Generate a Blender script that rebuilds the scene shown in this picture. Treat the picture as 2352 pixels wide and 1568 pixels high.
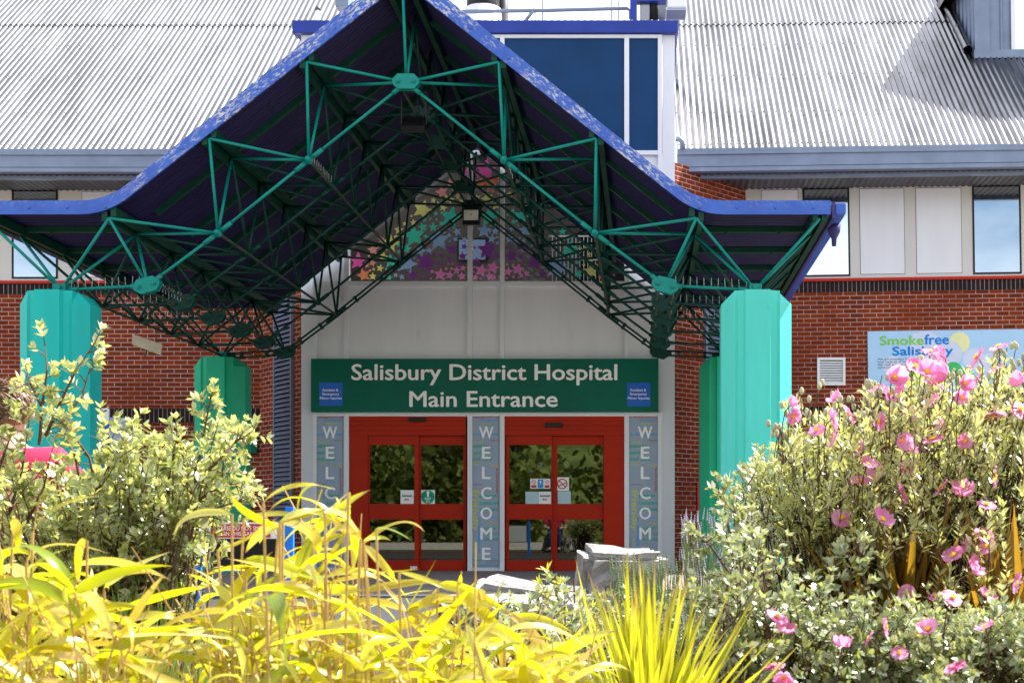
import bpy, bmesh, math, random
import numpy as np
from mathutils import Vector, Matrix, Euler
R = math.radians
rng = random.Random(7)
for o in list(bpy.data.objects):
    bpy.data.objects.remove(o)
S = bpy.context.scene
COL = S.collection

# ------------------------------------------------------------------ camera, sky, sun, exposure
F = 3300.0            # focal length in units of a 2352 px wide picture
CZ = 0.69             # camera height above the forecourt
VX, VY = 1480.0, 1210.0
cam_d = bpy.data.cameras.new("camera")
cam = bpy.data.objects.new("camera", cam_d); COL.objects.link(cam)
cam.location = (0, 0, CZ); cam.rotation_euler = (R(90), 0, 0)
cam_d.sensor_width = 36; cam_d.lens = 36 * F / 2352
cam_d.shift_x = -(VX - 1176) / 2352; cam_d.shift_y = (VY - 783.5) / 2352
cam_d.clip_start = 0.05; cam_d.clip_end = 2000
cam_d.dof.use_dof = True; cam_d.dof.focus_distance = 13.0; cam_d.dof.aperture_fstop = 13
S.camera = cam

SUN_EL, SUN_AZ = R(55), R(62)
W_ = bpy.data.worlds.new("World"); S.world = W_; W_.use_nodes = True
nt = W_.node_tree; bg = nt.nodes["Background"]
sky = nt.nodes.new("ShaderNodeTexSky"); sky.sky_type = 'NISHITA'; sky.sun_disc = False
sky.sun_elevation = SUN_EL; sky.sun_rotation = SUN_AZ; sky.dust_density = 1.5
tc = nt.nodes.new("ShaderNodeTexCoord"); mp = nt.nodes.new("ShaderNodeMapping")
mp.inputs["Scale"].default_value = (1.4, 1.4, 3.2); mp.inputs["Location"].default_value = (0.3, 0.1, 0.0)
nz = nt.nodes.new("ShaderNodeTexNoise"); nz.inputs["Scale"].default_value = 1.7; nz.inputs["Detail"].default_value = 7
cr = nt.nodes.new("ShaderNodeValToRGB"); cr.color_ramp.elements[0].position = 0.40; cr.color_ramp.elements[1].position = 0.62
mx = nt.nodes.new("ShaderNodeMix"); mx.data_type = 'RGBA'
mx.inputs["B"].default_value = (11.0, 11.2, 11.6, 1)
nt.links.new(tc.outputs["Generated"], mp.inputs[0]); nt.links.new(mp.outputs[0], nz.inputs["Vector"])
nt.links.new(nz.outputs["Fac"], cr.inputs[0]); nt.links.new(cr.outputs[0], mx.inputs["Factor"])
nt.links.new(sky.outputs[0], mx.inputs["A"]); nt.links.new(mx.outputs["Result"], bg.inputs[0])
bg.inputs[1].default_value = 0.075

SD = Vector((math.sin(SUN_AZ) * math.cos(SUN_EL), math.cos(SUN_AZ) * math.cos(SUN_EL), math.sin(SUN_EL)))
sun_d = bpy.data.lights.new("sun", 'SUN'); sun_d.energy = 5.0; sun_d.angle = R(0.5); sun_d.color = (1.0, 0.95, 0.86)
sun = bpy.data.objects.new("sun", sun_d); COL.objects.link(sun)
sun.rotation_euler = SD.to_track_quat('Z', 'Y').to_euler()
S.view_settings.view_transform = 'Standard'; S.view_settings.look = 'None'
S.view_settings.exposure = 1.6; S.view_settings.gamma = 1.0; S.view_settings.use_curve_mapping = False
S.render.engine = 'CYCLES'
S.cycles.use_denoising = True
S.cycles.max_bounces = 8; S.cycles.transparent_max_bounces = 12
S.cycles.sample_clamp_indirect = 8

def Wp(x, y, Z):                     # picture position at a distance -> point in the world
    return Vector(((x - VX) * Z / F, Z, CZ + (VY - y) * Z / F))

# ------------------------------------------------------------------ materials
MATS = {}
def _new(name):
    m = bpy.data.materials.new(name); m.use_nodes = True
    n = m.node_tree; b = n.nodes["Principled BSDF"]
    MATS[name] = m
    return m, n, b
def noise(n, scale, detail=5, coord='Object', stretch=(1, 1, 1), rough=.6):
    t = n.nodes.new("ShaderNodeTexCoord"); p = n.nodes.new("ShaderNodeMapping"); p.inputs["Scale"].default_value = stretch
    z = n.nodes.new("ShaderNodeTexNoise"); z.inputs["Scale"].default_value = scale; z.inputs["Detail"].default_value = detail
    z.inputs["Roughness"].default_value = rough
    n.links.new(t.outputs[coord], p.inputs[0]); n.links.new(p.outputs[0], z.inputs["Vector"])
    return z.outputs["Fac"]
def ramp(n, fac, a, b, ca=(0, 0, 0, 1), cb=(1, 1, 1, 1)):
    r = n.nodes.new("ShaderNodeValToRGB"); e = r.color_ramp.elements
    e[0].position = a; e[1].position = b; e[0].color = ca; e[1].color = cb
    n.links.new(fac, r.inputs[0]); return r.outputs[0]
def mixc(n, fac, a, b):
    k = n.nodes.new("ShaderNodeMix"); k.data_type = 'RGBA'
    for s, v in (("Factor", fac), ("A", a), ("B", b)):
        if hasattr(v, "links"): n.links.new(v, k.inputs[s])
        else: k.inputs[s].default_value = v if s == "Factor" else (*v[:3], 1)
    return k.outputs["Result"]
def bump(n, b, fac, strength, dist=.01):
    k = n.nodes.new("ShaderNodeBump"); k.inputs["Strength"].default_value = strength; k.inputs["Distance"].default_value = dist
    n.links.new(fac, k.inputs["Height"]); n.links.new(k.outputs[0], b.inputs["Normal"])
def sc(c, f): return tuple(min(1, v * f) for v in c[:3])
def mat(name, col, rough=.55, metal=0.0, var=.15, scale=6, bmp=0.0, spec=.2, stretch=(1, 1, 1), dirt=None, dirt_at=(.58, .75)):
    m, n, b = _new(name)
    f = noise(n, scale, stretch=stretch)
    c = mixc(n, ramp(n, f, .3, .7), sc(col, 1 - var), sc(col, 1 + var))
    if dirt:
        c = mixc(n, ramp(n, noise(n, scale * 2.3, 8, stretch=stretch, rough=.7), *dirt_at), c, dirt)
    n.links.new(c, b.inputs["Base Color"])
    b.inputs["Roughness"].default_value = rough; b.inputs["Metallic"].default_value = metal
    b.inputs["Specular IOR Level"].default_value = spec
    if bmp: bump(n, b, noise(n, scale * 5, 6), bmp)
    return m
def brick(name, c1, c2, mortar, bw=.225, bh=.075, ms=.005):
    m, n, b = _new(name)
    t = n.nodes.new("ShaderNodeTexCoord"); sx = n.nodes.new("ShaderNodeSeparateXYZ"); cx = n.nodes.new("ShaderNodeCombineXYZ")
    n.links.new(t.outputs["UV"], sx.inputs[0]); n.links.new(sx.outputs[0], cx.inputs[0]); n.links.new(sx.outputs[1], cx.inputs[1])
    k = n.nodes.new("ShaderNodeTexBrick"); k.inputs["Scale"].default_value = 1
    k.inputs["Brick Width"].default_value = bw; k.inputs["Row Height"].default_value = bh
    k.inputs["Mortar Size"].default_value = ms; k.inputs["Mortar Smooth"].default_value = .15; k.inputs["Bias"].default_value = -.1
    k.inputs["Color1"].default_value = (*c1, 1); k.inputs["Color2"].default_value = (*c2, 1); k.inputs["Mortar"].default_value = (*mortar, 1)
    if bw < .1: k.offset = 0.0
    n.links.new(cx.outputs[0], k.inputs["Vector"])
    w = noise(n, 1.3, 6); fine = noise(n, 60, 4)
    c = mixc(n, ramp(n, w, .45, .8), k.outputs["Color"], sc(c1, .75))
    c2_ = n.nodes.new("ShaderNodeMix"); c2_.data_type = 'RGBA'; c2_.blend_type = 'MULTIPLY'; c2_.inputs["Factor"].default_value = .5
    n.links.new(c, c2_.inputs["A"]); n.links.new(ramp(n, fine, .2, .7, (.55, .55, .55, 1), (1, 1, 1, 1)), c2_.inputs["B"])
    n.links.new(c2_.outputs["Result"], b.inputs["Base Color"])
    b.inputs["Roughness"].default_value = .85; b.inputs["Specular IOR Level"].default_value = .12
    inv = n.nodes.new("ShaderNodeMath"); inv.operation = 'SUBTRACT'; inv.inputs[0].default_value = 1; n.links.new(k.outputs["Fac"], inv.inputs[1])
    bump(n, b, inv.outputs[0], .6, .008)
    return m
def leafmat(name, cols, trans, tfac=.45, rough=.42, spec=.45, under=None, stripe=None, veins=0, tip=None):
    """two-sided leaf: a glossy upper skin over a layer that lets light through; each leaf its own shade"""
    m, n, b = _new(name)
    g = n.nodes.new("ShaderNodeNewGeometry")
    r = n.nodes.new("ShaderNodeValToRGB"); e = r.color_ramp.elements
    e[0].color = (*cols[0], 1); e[1].color = (*cols[-1], 1)
    for i, c in enumerate(cols[1:-1]):
        q = e.new((i + 1) / (len(cols) - 1)); q.color = (*c, 1)
    n.links.new(g.outputs["Random Per Island"], r.inputs[0]); c = r.outputs[0]
    if stripe:
        u = n.nodes.new("ShaderNodeTexCoord"); s = n.nodes.new("ShaderNodeSeparateXYZ"); n.links.new(u.outputs["UV"], s.inputs[0])
        c = mixc(n, ramp(n, s.outputs[0], stripe[1], stripe[2]), c, stripe[0])
    vfac = None
    if veins:
        u = n.nodes.new("ShaderNodeTexCoord"); sp = n.nodes.new("ShaderNodeSeparateXYZ"); n.links.new(u.outputs["UV"], sp.inputs[0])
        w = n.nodes.new("ShaderNodeMath"); w.operation = 'MULTIPLY'; w.inputs[1].default_value = veins * 6.2832; n.links.new(sp.outputs[0], w.inputs[0])
        w2 = n.nodes.new("ShaderNodeMath"); w2.operation = 'SINE'; n.links.new(w.outputs[0], w2.inputs[0])
        mr = n.nodes.new("ShaderNodeMapRange"); mr.inputs[1].default_value = -1; mr.inputs[3].default_value = .80; n.links.new(w2.outputs[0], mr.inputs[0])
        pz = ramp(n, noise(n, 9, 4), .35, .7, (.80, .80, .80, 1), (1, 1, 1, 1))
        vm = n.nodes.new("ShaderNodeMath"); vm.operation = 'MULTIPLY'; n.links.new(mr.outputs[0], vm.inputs[0]); n.links.new(pz, vm.inputs[1]); vfac = vm.outputs[0]
        vx = n.nodes.new("ShaderNodeVectorMath"); vx.operation = 'SCALE'; n.links.new(c, vx.inputs[0]); n.links.new(vfac, vx.inputs["Scale"]); c = vx.outputs[0]
        if tip: c = mixc(n, ramp(n, sp.outputs[1], .86, .97), c, tip)
    if under:
        c = mixc(n, g.outputs["Backfacing"], c, under)
    n.links.new(c, b.inputs["Base Color"])
    b.inputs["Roughness"].default_value = rough; b.inputs["Specular IOR Level"].default_value = spec
    t = n.nodes.new("ShaderNodeBsdfTranslucent")
    tr = n.nodes.new("ShaderNodeValToRGB"); te = tr.color_ramp.elements
    te[0].color = (*sc(trans, .75), 1); te[1].color = (*sc(trans, 1.2), 1); n.links.new(g.outputs["Random Per Island"], tr.inputs[0])
    if vfac is not None:
        vy = n.nodes.new("ShaderNodeVectorMath"); vy.operation = 'SCALE'; n.links.new(tr.outputs[0], vy.inputs[0]); n.links.new(vfac, vy.inputs["Scale"])
        tcol = mixc(n, ramp(n, sp.outputs[1], .86, .97), vy.outputs[0], tip) if tip else vy.outputs[0]
        n.links.new(tcol, t.inputs[0])
    else: n.links.new(tr.outputs[0], t.inputs[0])
    k = n.nodes.new("ShaderNodeMixShader"); k.inputs[0].default_value = tfac
    out = n.nodes["Material Output"]
    n.links.new(b.outputs[0], k.inputs[1]); n.links.new(t.outputs[0], k.inputs[2]); n.links.new(k.outputs[0], out.inputs[0])
    return m
def glass(name, tint, refl, ior, body=.0):
    """a pane: mirror-like by fresnel, otherwise seen through (tinted)"""
    m, n, b = _new(name)
    fr = n.nodes.new("ShaderNodeFresnel"); fr.inputs[0].default_value = ior
    tr = n.nodes.new("ShaderNodeBsdfTransparent"); tr.inputs[0].default_value = (*tint, 1)
    gl = n.nodes.new("ShaderNodeBsdfGlossy"); gl.inputs["Roughness"].default_value = .012; gl.inputs[0].default_value = (*refl, 1)
    k = n.nodes.new("ShaderNodeMixShader"); n.links.new(fr.outputs[0], k.inputs[0])
    n.links.new(tr.outputs[0], k.inputs[1]); n.links.new(gl.outputs[0], k.inputs[2])
    n.links.new(k.outputs[0], n.nodes["Material Output"].inputs[0])
    return m
def fascia_mat():
    m, n, b = _new("blue_paint_chipped")
    base = mixc(n, ramp(n, noise(n, 3, 6), .35, .7), (.022, .080, .42), (.036, .125, .52))
    base = mixc(n, ramp(n, noise(n, 9, 8, rough=.75), .6, .72), base, (.02, .05, .20))
    t = n.nodes.new("ShaderNodeTexCoord"); s = n.nodes.new("ShaderNodeSeparateXYZ"); n.links.new(t.outputs["Object"], s.inputs[0])
    up = ramp(n, s.outputs[2], 0, 1)   # flaking belongs to the two sloped boards
    mr = n.nodes.new("ShaderNodeMapRange"); mr.inputs[1].default_value = 4.15; mr.inputs[2].default_value = 4.6
    n.links.new(s.outputs[2], mr.inputs[0])
    def mth(op, a_, b_=None):
        k = n.nodes.new("ShaderNodeMath"); k.operation = op
        for q_, v_ in ((0, a_), (1, b_)):
            if v_ is None: continue
            if hasattr(v_, "links"): n.links.new(v_, k.inputs[q_])
            else: k.inputs[q_].default_value = v_
        return k.outputs[0]
    ax = mth('ABSOLUTE', mth('ADD', s.outputs[0], 2.64)); z_ = s.outputs[2]     # wear runs along each sloping board
    cu = n.nodes.new("ShaderNodeCombineXYZ")
    n.links.new(mth('MULTIPLY', mth('SUBTRACT', mth('MULTIPLY', z_, .618), mth('MULTIPLY', ax, .786)), 13.0), cu.inputs[0])
    n.links.new(mth('MULTIPLY', mth('ADD', mth('MULTIPLY', z_, .786), mth('MULTIPLY', ax, .618)), 42.0), cu.inputs[1]); n.links.new(mth('MULTIPLY', s.outputs[0], 1.7), cu.inputs[2])
    nn_ = n.nodes.new("ShaderNodeTexNoise"); nn_.inputs["Scale"].default_value = 1.0; nn_.inputs["Detail"].default_value = 9; nn_.inputs["Roughness"].default_value = .78
    n.links.new(cu.outputs[0], nn_.inputs["Vector"])
    a = ramp(n, nn_.outputs["Fac"], .51, .555)
    c = ramp(n, noise(n, 2.1, 5), .42, .56)
    mu = n.nodes.new("ShaderNodeMath"); mu.operation = 'MULTIPLY'; n.links.new(a, mu.inputs[0]); n.links.new(c, mu.inputs[1])
    mv = n.nodes.new("ShaderNodeMath"); mv.operation = 'MULTIPLY'; n.links.new(mu.outputs[0], mv.inputs[0]); n.links.new(mr.outputs[0], mv.inputs[1])
    n.links.new(mixc(n, mv.outputs[0], base, (.60, .58, .57)), b.inputs["Base Color"])
    b.inputs["Roughness"].default_value = .45
    return m
def flat(name, col, rough=.5): return mat(name, col, rough, var=.04, scale=3)

mat("galvanised_steel", (.23, .23, .25), .25, 1.0, .40, .8, stretch=(2.6, .35, .35), dirt=(.11, .105, .11), dirt_at=(.46, .72))
mat("slate_blue_metal", (.20, .24, .34), .42, .25, .12, 3, dirt=(.10, .11, .14), dirt_at=(.68, .9))
mat("dark_grey_metal", (.10, .10, .115), .5, .2)
mat("grey_panel", (.75, .75, .81), .45, .0, .05, 1.5, stretch=(1.5, 1, .3), dirt=(.44, .44, .43), dirt_at=(.62, .95))
mat("white_frame", (.74, .75, .80), .38, .0, .04, 2)
mat("cream_panel", (.62, .60, .58), .5, .0, .04, 1.5)
mat("navy_glazing", (.006, .042, .13), .5, .0, .15, 1.2, spec=.15, dirt=(.004, .02, .06), dirt_at=(.66, .8))
mat("parapet_blue", (.025, .05, .30), .4, .0, .15, 2)
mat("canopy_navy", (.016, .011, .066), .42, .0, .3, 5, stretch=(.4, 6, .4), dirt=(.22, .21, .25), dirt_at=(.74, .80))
mat("side_purple", (.055, .045, .17), .45, .0, .2, 3)
mat("girder_green", (.003, .048, .028), .42, .0, .25, 8, dirt=(.07, .06, .03), dirt_at=(.66, .78))
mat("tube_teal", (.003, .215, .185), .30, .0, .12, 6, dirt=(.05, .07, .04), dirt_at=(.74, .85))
mat("tube_teal_shaded", (.003, .044, .034), .38, .0, .25, 8, dirt=(.05, .035, .02), dirt_at=(.62, .78))  # truss rows behind the front one: canopy shade put into the tube colour
mat("rusty_rod", (.012, .045, .03), .55, .0, .3, 20, dirt=(.16, .10, .05), dirt_at=(.52, .62))
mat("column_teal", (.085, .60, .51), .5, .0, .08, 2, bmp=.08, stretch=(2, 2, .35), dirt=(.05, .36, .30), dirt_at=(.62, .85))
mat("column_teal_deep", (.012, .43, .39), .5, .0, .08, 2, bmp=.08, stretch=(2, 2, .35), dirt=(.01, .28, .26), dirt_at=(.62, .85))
mat("column_green", (.012, .40, .22), .42, .0, .06, 2, bmp=.05)
fascia_mat()
brick("brick_red", (.26, .040, .009), (.13, .020, .007), (.50, .42, .41), ms=.0055)
brick("brick_soldier", (.032, .018, .018), (.02, .012, .013), (.36, .31, .31), .075, .24, .005)
brick("block_paving", (.30, .26, .25), (.24, .21, .20), (.08, .075, .07), .20, .10, .003)
flat("strip_red", (.50, .02, .012)); 
mat("door_red", (.40, .020, .005), .45, .0, .08, 3, spec=.12, stretch=(.3, 1, 3))
mat("sign_green", (.0, .115, .075), .4, .0, .14, 1.5, spec=.15, stretch=(1, 1, .4))
flat("letter_white", (.90, .88, .90)); flat("badge_blue", (.02, .13, .56)); flat("panel_lilac", (.31, .38, .50))
flat("word_red", (.50, .09, .09)); flat("word_blue", (.02, .36, .76)); flat("word_yellow", (.56, .56, .14)); flat("word_green", (.02, .42, .26))
flat("black_plastic", (.012, .012, .013), .35); flat("white_plastic", (.78, .78, .80), .4); flat("white_paper", (.80, .80, .82))
flat("paper_green", (.0, .30, .17)); flat("ink_dark", (.06, .08, .12)); flat("sticker_blue", (.03, .28, .66)); flat("sticker_red", (.55, .05, .04)); flat("sticker_pale", (.42, .58, .66))
flat("poster_sky", (.40, .62, .86)); flat("poster_cloud", (.60, .66, .84)); flat("poster_sun", (.78, .78, .40)); flat("poster_green", (.20, .58, .05))
flat("poster_blue", (.0, .21, .68)); flat("poster_leaf", (.06, .50, .14)); flat("poster_lime", (.40, .62, .08)); flat("poster_teal", (.0, .30, .40))
flat("alarm_red", (.60, .03, .04)); flat("post_blue", (.02, .20, .78))
mat("asphalt", (.05, .052, .058), .85, .0, .2, 30, bmp=.3); mat("concrete_kerb", (.46, .44, .42), .8, .0, .12, 8)
mat("soil", (.30, .27, .23), .95, .0, .25, 12, bmp=.6, dirt=(.50, .47, .42), dirt_at=(.45, .6))
mat("stone", (.27, .26, .25), .9, .0, .4, 5.5, bmp=1.0, dirt=(.07, .065, .06), dirt_at=(.52, .68))
mat("weathered_board", (.62, .55, .42), .7, .0, .15, 8)
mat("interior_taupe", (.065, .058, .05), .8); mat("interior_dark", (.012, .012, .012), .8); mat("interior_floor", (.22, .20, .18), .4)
flat("picture_blue", (.16, .24, .36)); flat("steel_bright", (.75, .75, .76), .3)
flat("led_yellow", (.8, .65, .1)); mat("reflector", (.88, .87, .84), .35, .0)
for nm, c in dict(star_pink=(.72, .10, .36), star_rose=(.66, .20, .46), star_orange=(.85, .24, .12), star_salmon=(.80, .30, .24), star_yellow=(.72, .76, .20),
                  star_green=(.06, .60, .44), star_blue=(.26, .42, .84), star_purple=(.20, .05, .28)).items():
    leafmat(nm, [sc(c, 1.2), sc(c, 1.6)], sc(c, 1.4), .55, .5, .2)
glass("door_glass", (.42, .44, .42), (.95, 1, .92), 1.8)
glass("star_glass", (.88, .88, .88), (1, 1, 1), 1.22)
glass("sky_glass", (.16, .19, .22), (.86, .94, 1), 9.0)
leafmat("leaf_cotoneaster", [(.045, .095, .02), (.16, .22, .07), (.40, .43, .24), (.08, .14, .03), (.54, .54, .24), (.07, .12, .025), (.58, .58, .36)], (.70, .72, .16), .38, .28, 1.0, under=(.66, .67, .54))
leafmat("leaf_cotoneaster_silver", [(.05, .10, .03), (.20, .26, .13), (.44, .46, .33), (.09, .15, .05), (.50, .51, .36)], (.52, .55, .12), .28, .30, .8, under=(.62, .63, .54))
leafmat("leaf_cistus", [(.06, .11, .03), (.24, .29, .10), (.50, .50, .30), (.54, .50, .14), (.12, .17, .04), (.52, .53, .34)], (.66, .68, .16), .36, .28, 1.0, under=(.64, .64, .52))
leafmat("leaf_bamboo", [(.50, .36, .012), (.70, .56, .05), (.58, .42, .015), (.34, .33, .015), (.80, .68, .20), (.60, .42, .015), (.52, .50, .04), (.80, .72, .26), (.74, .66, .10), (.58, .56, .03)], (.96, .84, .012), .47, .26, .6, veins=5, tip=(.34, .20, .07))
leafmat("leaf_bamboo_green", [(.16, .27, .012), (.34, .40, .02), (.48, .48, .02)], (.62, .64, .012), .42, .3, .5, veins=5)
leafmat("leaf_bamboo_dry", [(.60, .42, .14), (.78, .64, .34)], (.85, .60, .18), .35, .6, .3)
leafmat("leaf_phormium", [(.62, .56, .03), (.80, .72, .10), (.50, .52, .05), (.72, .62, .03)], (.95, .88, .03), .44, .32, .5, stripe=((.16, .25, .03), .58, .66), veins=4, tip=(.40, .22, .05))
leafmat("leaf_phormium_bronze", [(.26, .15, .02), (.36, .24, .03), (.20, .10, .018), (.22, .18, .03)], (.50, .28, .02), .35, .35, .5, stripe=((.24, .11, .03), .8, .84))
leafmat("leaf_lavender", [(.20, .26, .12), (.30, .36, .20)], (.4, .5, .15), .3, .6, .3)
leafmat("leaf_grass", [(.07, .15, .02), (.14, .24, .04)], (.30, .45, .04), .35, .4, .4)
leafmat("leaf_sprig", [(.42, .44, .04), (.60, .58, .10), (.24, .34, .03)], (.75, .75, .05), .42, .38, .5)
leafmat("leaf_wood", [(.06, .10, .02), (.12, .16, .03), (.20, .22, .05)], (.3, .36, .05), .3, .5, .3)
leafmat("petal", [(.80, .24, .50), (.84, .42, .66), (.88, .60, .78)], (1.0, .36, .66), .5, .40, .45)
flat("petal_blotch", (.10, .005, .02)); flat("stamen", (.90, .55, .02)); 
mat("lavender_flower", (.33, .30, .38), .8); mat("bud", (.42, .40, .26), .7, var=.3)
mat("twig", (.11, .065, .045), .8, var=.3, scale=20); mat("twig_dark", (.05, .035, .03), .8, var=.3, scale=20)
mat("culm", (.44, .29, .10), .55, .0, .25, 20); mat("bark", (.08, .06, .045), .9)
mat("skin", (.58, .33, .25), .5, var=.05); mat("cotton_crimson", (.56, .035, .10), .85, var=.08, bmp=.1); mat("denim", (.03, .045, .09), .85)
mat("hair_brown", (.20, .12, .075), .36, var=.5, scale=40, stretch=(1, 1, .2)); flat("shoe", (.03, .03, .03)); flat("eye_dark", (.02, .015, .01))

# ------------------------------------------------------------------ object helpers
def link(o, parent=None, basis=None):
    COL.objects.link(o)
    if basis is not None: o.matrix_basis = basis
    if parent is not None:
        o.parent = parent
        o.matrix_parent_inverse = wm(parent).inverted()
    return o
WM = {}
def wm(o): return WM.get(o.name, Matrix.Identity(4))
def tag(o, label=None, cat=None, group=None, kind=None):
    for k, v in (("label", label), ("category", cat), ("group", group), ("kind", kind)):
        if v: o[k] = v
    return o
def thing(name, label, cat, loc, group=None):
    o = bpy.data.objects.new(name, None); COL.objects.link(o); o.location = loc; o.empty_display_size = .1
    WM[o.name] = Matrix.Translation(loc)
    return tag(o, label, cat, group)
class MB:
    def __init__(s): s.v = []; s.f = []; s.m = []; s.uv = {}; s.cur = 0
    def add(s, vs, fs):
        b = len(s.v); s.v += [tuple(p) for p in vs]; s.f += [tuple(i + b for i in f) for f in fs]; s.m += [s.cur] * len(fs); return b
    def box(s, a, b):
        (x0, y0, z0), (x1, y1, z1) = a, b
        s.add([(x0, y0, z0), (x1, y0, z0), (x1, y1, z0), (x0, y1, z0), (x0, y0, z1), (x1, y0, z1), (x1, y1, z1), (x0, y1, z1)],
              [(0, 3, 2, 1), (4, 5, 6, 7), (0, 1, 5, 4), (1, 2, 6, 5), (2, 3, 7, 6), (3, 0, 4, 7)]); return s
    def pbox(s, x0, x1, y0, y1, Y, d, sc_=None):          # a box given by its picture rectangle at depth Y, d thick towards the back
        a = Wp(x0, y1, Y); b = Wp(x1, y0, Y)
        return s.box((a.x, Y, a.z), (b.x, Y + d, b.z))
    def tube(s, pts, r, n=8, caps=True):
        pts = [Vector(p) for p in pts]; rs = r if isinstance(r, (list, tuple)) else [r] * len(pts)
        rings = []; prev = None
        for i, p in enumerate(pts):
            d = (pts[min(i + 1, len(pts) - 1)] - pts[max(i - 1, 0)])
            if d.length < 1e-9: d = Vector((0, 0, 1))
            d.normalize()
            a = prev if prev is not None else (Vector((0, 0, 1)) if abs(d.z) < .9 else Vector((1, 0, 0)))
            u = d.cross(a)
            if u.length < 1e-6: u = d.cross(Vector((.3, 1, .2)))
            u.normalize(); w = u.cross(d).normalized(); prev = w
            rings.append([p + (u * math.cos(2 * math.pi * k / n) + w * math.sin(2 * math.pi * k / n)) * rs[i] for k in range(n)])
        fs = []
        for i in range(len(pts) - 1):
            for k in range(n):
                fs.append((i * n + k, i * n + (k + 1) % n, (i + 1) * n + (k + 1) % n, (i + 1) * n + k))
        if caps:
            fs.append(tuple(range(n - 1, -1, -1))); fs.append(tuple(range((len(pts) - 1) * n, len(pts) * n)))
        s.add([q for ring in rings for q in ring], fs); return s
    def beam(s, a, b, w, h, up=Vector((0, 0, 1))):         # rectangular bar, w across, h along up
        a = Vector(a); b = Vector(b); d = (b - a).normalized(); u = d.cross(up).normalized(); t = u.cross(d).normalized()
        c = [(-w / 2, -h / 2), (w / 2, -h / 2), (w / 2, h / 2), (-w / 2, h / 2)]
        s.add([p + u * i + t * j for p in (a, b) for i, j in c], [(0, 1, 2, 3), (7, 6, 5, 4), (0, 4, 5, 1), (1, 5, 6, 2), (2, 6, 7, 3), (3, 7, 4, 0)]); return s
    def prism(s, poly, off):                               # planar polygon of points pushed along off
        k = len(poly); off = Vector(off)
        s.add([Vector(p) for p in poly] + [Vector(p) + off for p in poly],
              [tuple(range(k)), tuple(range(2 * k - 1, k - 1, -1))] + [(i, i + k, (i + 1) % k + k, (i + 1) % k) for i in range(k)]); return s
    def ball(s, c, r, n=8, m=6, sq=(1, 1, 1)):
        c = Vector(c); vs = [c + Vector((0, 0, r * sq[2]))]; fs = []
        for i in range(1, m):
            for k in range(n):
                a, b = math.pi * i / m, 2 * math.pi * k / n
                vs.append(c + Vector((math.sin(a) * math.cos(b) * r * sq[0], math.sin(a) * math.sin(b) * r * sq[1], math.cos(a) * r * sq[2])))
        vs.append(c - Vector((0, 0, r * sq[2])))
        for k in range(n): fs.append((0, 1 + k, 1 + (k + 1) % n))
        for i in range(m - 2):
            for k in range(n): fs.append((1 + i * n + k, 1 + (i + 1) * n + k, 1 + (i + 1) * n + (k + 1) % n, 1 + i * n + (k + 1) % n))
        L = len(vs) - 1
        for k in range(n): fs.append((L, 1 + (m - 2) * n + (k + 1) % n, 1 + (m - 2) * n + k))
        s.add(vs, fs); return s
    def build(s, name, material, parent=None, smooth=False, basis=None, uvw=None, bevel=0, fixn=True):
        me = bpy.data.meshes.new(name); me.from_pydata(s.v, [], s.f)
        mats = material if isinstance(material, (list, tuple)) else [material]
        for q in mats: me.materials.append(MATS[q])
        if len(mats) > 1: me.polygons.foreach_set("material_index", s.m)
        if fixn:
            bm = bmesh.new(); bm.from_mesh(me); bmesh.ops.recalc_face_normals(bm, faces=bm.faces)
            if bevel: bmesh.ops.bevel(bm, geom=list(bm.edges), offset=bevel, segments=2, profile=.6, affect='EDGES')
            bm.to_mesh(me); bm.free()
        if uvw:                                            # metric texture coordinates along a wall: (u direction, v direction)
            u, v = Vector(uvw[0]), Vector(uvw[1]); l = me.uv_layers.new(name="UVMap")
            for lp in me.loops:
                p = me.vertices[lp.vertex_index].co; l.data[lp.index].uv = (p.dot(u), p.dot(v))
        if smooth: me.polygons.foreach_set("use_smooth", [True] * len(me.polygons))
        me.update()
        o = bpy.data.objects.new(name, me)
        if basis is not None:
            me.transform(basis.inverted())
        link(o, parent, basis)
        if basis is not None: WM[o.name] = basis
        return o
def text_mesh(txt, bold=0.0):
    c = bpy.data.curves.new("lettering", 'FONT'); c.body = txt; c.size = 1; c.offset = bold; c.resolution_u = 3
    o = bpy.data.objects.new("lettering", c); COL.objects.link(o)
    dg = bpy.context.evaluated_depsgraph_get(); dg.update()
    me = bpy.data.meshes.new_from_object(o.evaluated_get(dg)); 
    bpy.data.objects.remove(o); bpy.data.curves.remove(c)
    v = np.empty(len(me.vertices) * 3); me.vertices.foreach_get("co", v); v = v.reshape(-1, 3)
    f = [tuple(p.vertices) for p in me.polygons]
    bpy.data.meshes.remove(me)
    return v, f
def put_text(mb, txt, x0, x1, z0, z1, Y, bold=.02, rot=0, depth=.002):
    """lay words into the rectangle x0..x1, z0..z1 of the plane Y, facing the viewer's side"""
    v, f = text_mesh(txt, 0.0); p = v[:, :2].copy()
    if rot == 90: p = np.stack([-p[:, 1], p[:, 0]], 1)
    if rot == -90: p = np.stack([p[:, 1], -p[:, 0]], 1)
    lo, hi = p.min(0), p.max(0); p = (p - lo) / (hi - lo)
    k = bold * 1.0 * ((z1 - z0) if not rot else (x1 - x0))    # heavier strokes: the same letters laid again slightly aside
    for i, (dx, dz) in enumerate(((0, 0), (k, 0), (-k, 0), (0, k * .7), (0, -k * .7))[:5 if bold > .005 else 1]):
        mb.add([(x0 + k + a * (x1 - x0 - 2 * k) + dx, Y - .0003 * i, z0 + k * .7 + b * (z1 - z0 - 1.4 * k) + dz) for a, b in p], f)
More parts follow.
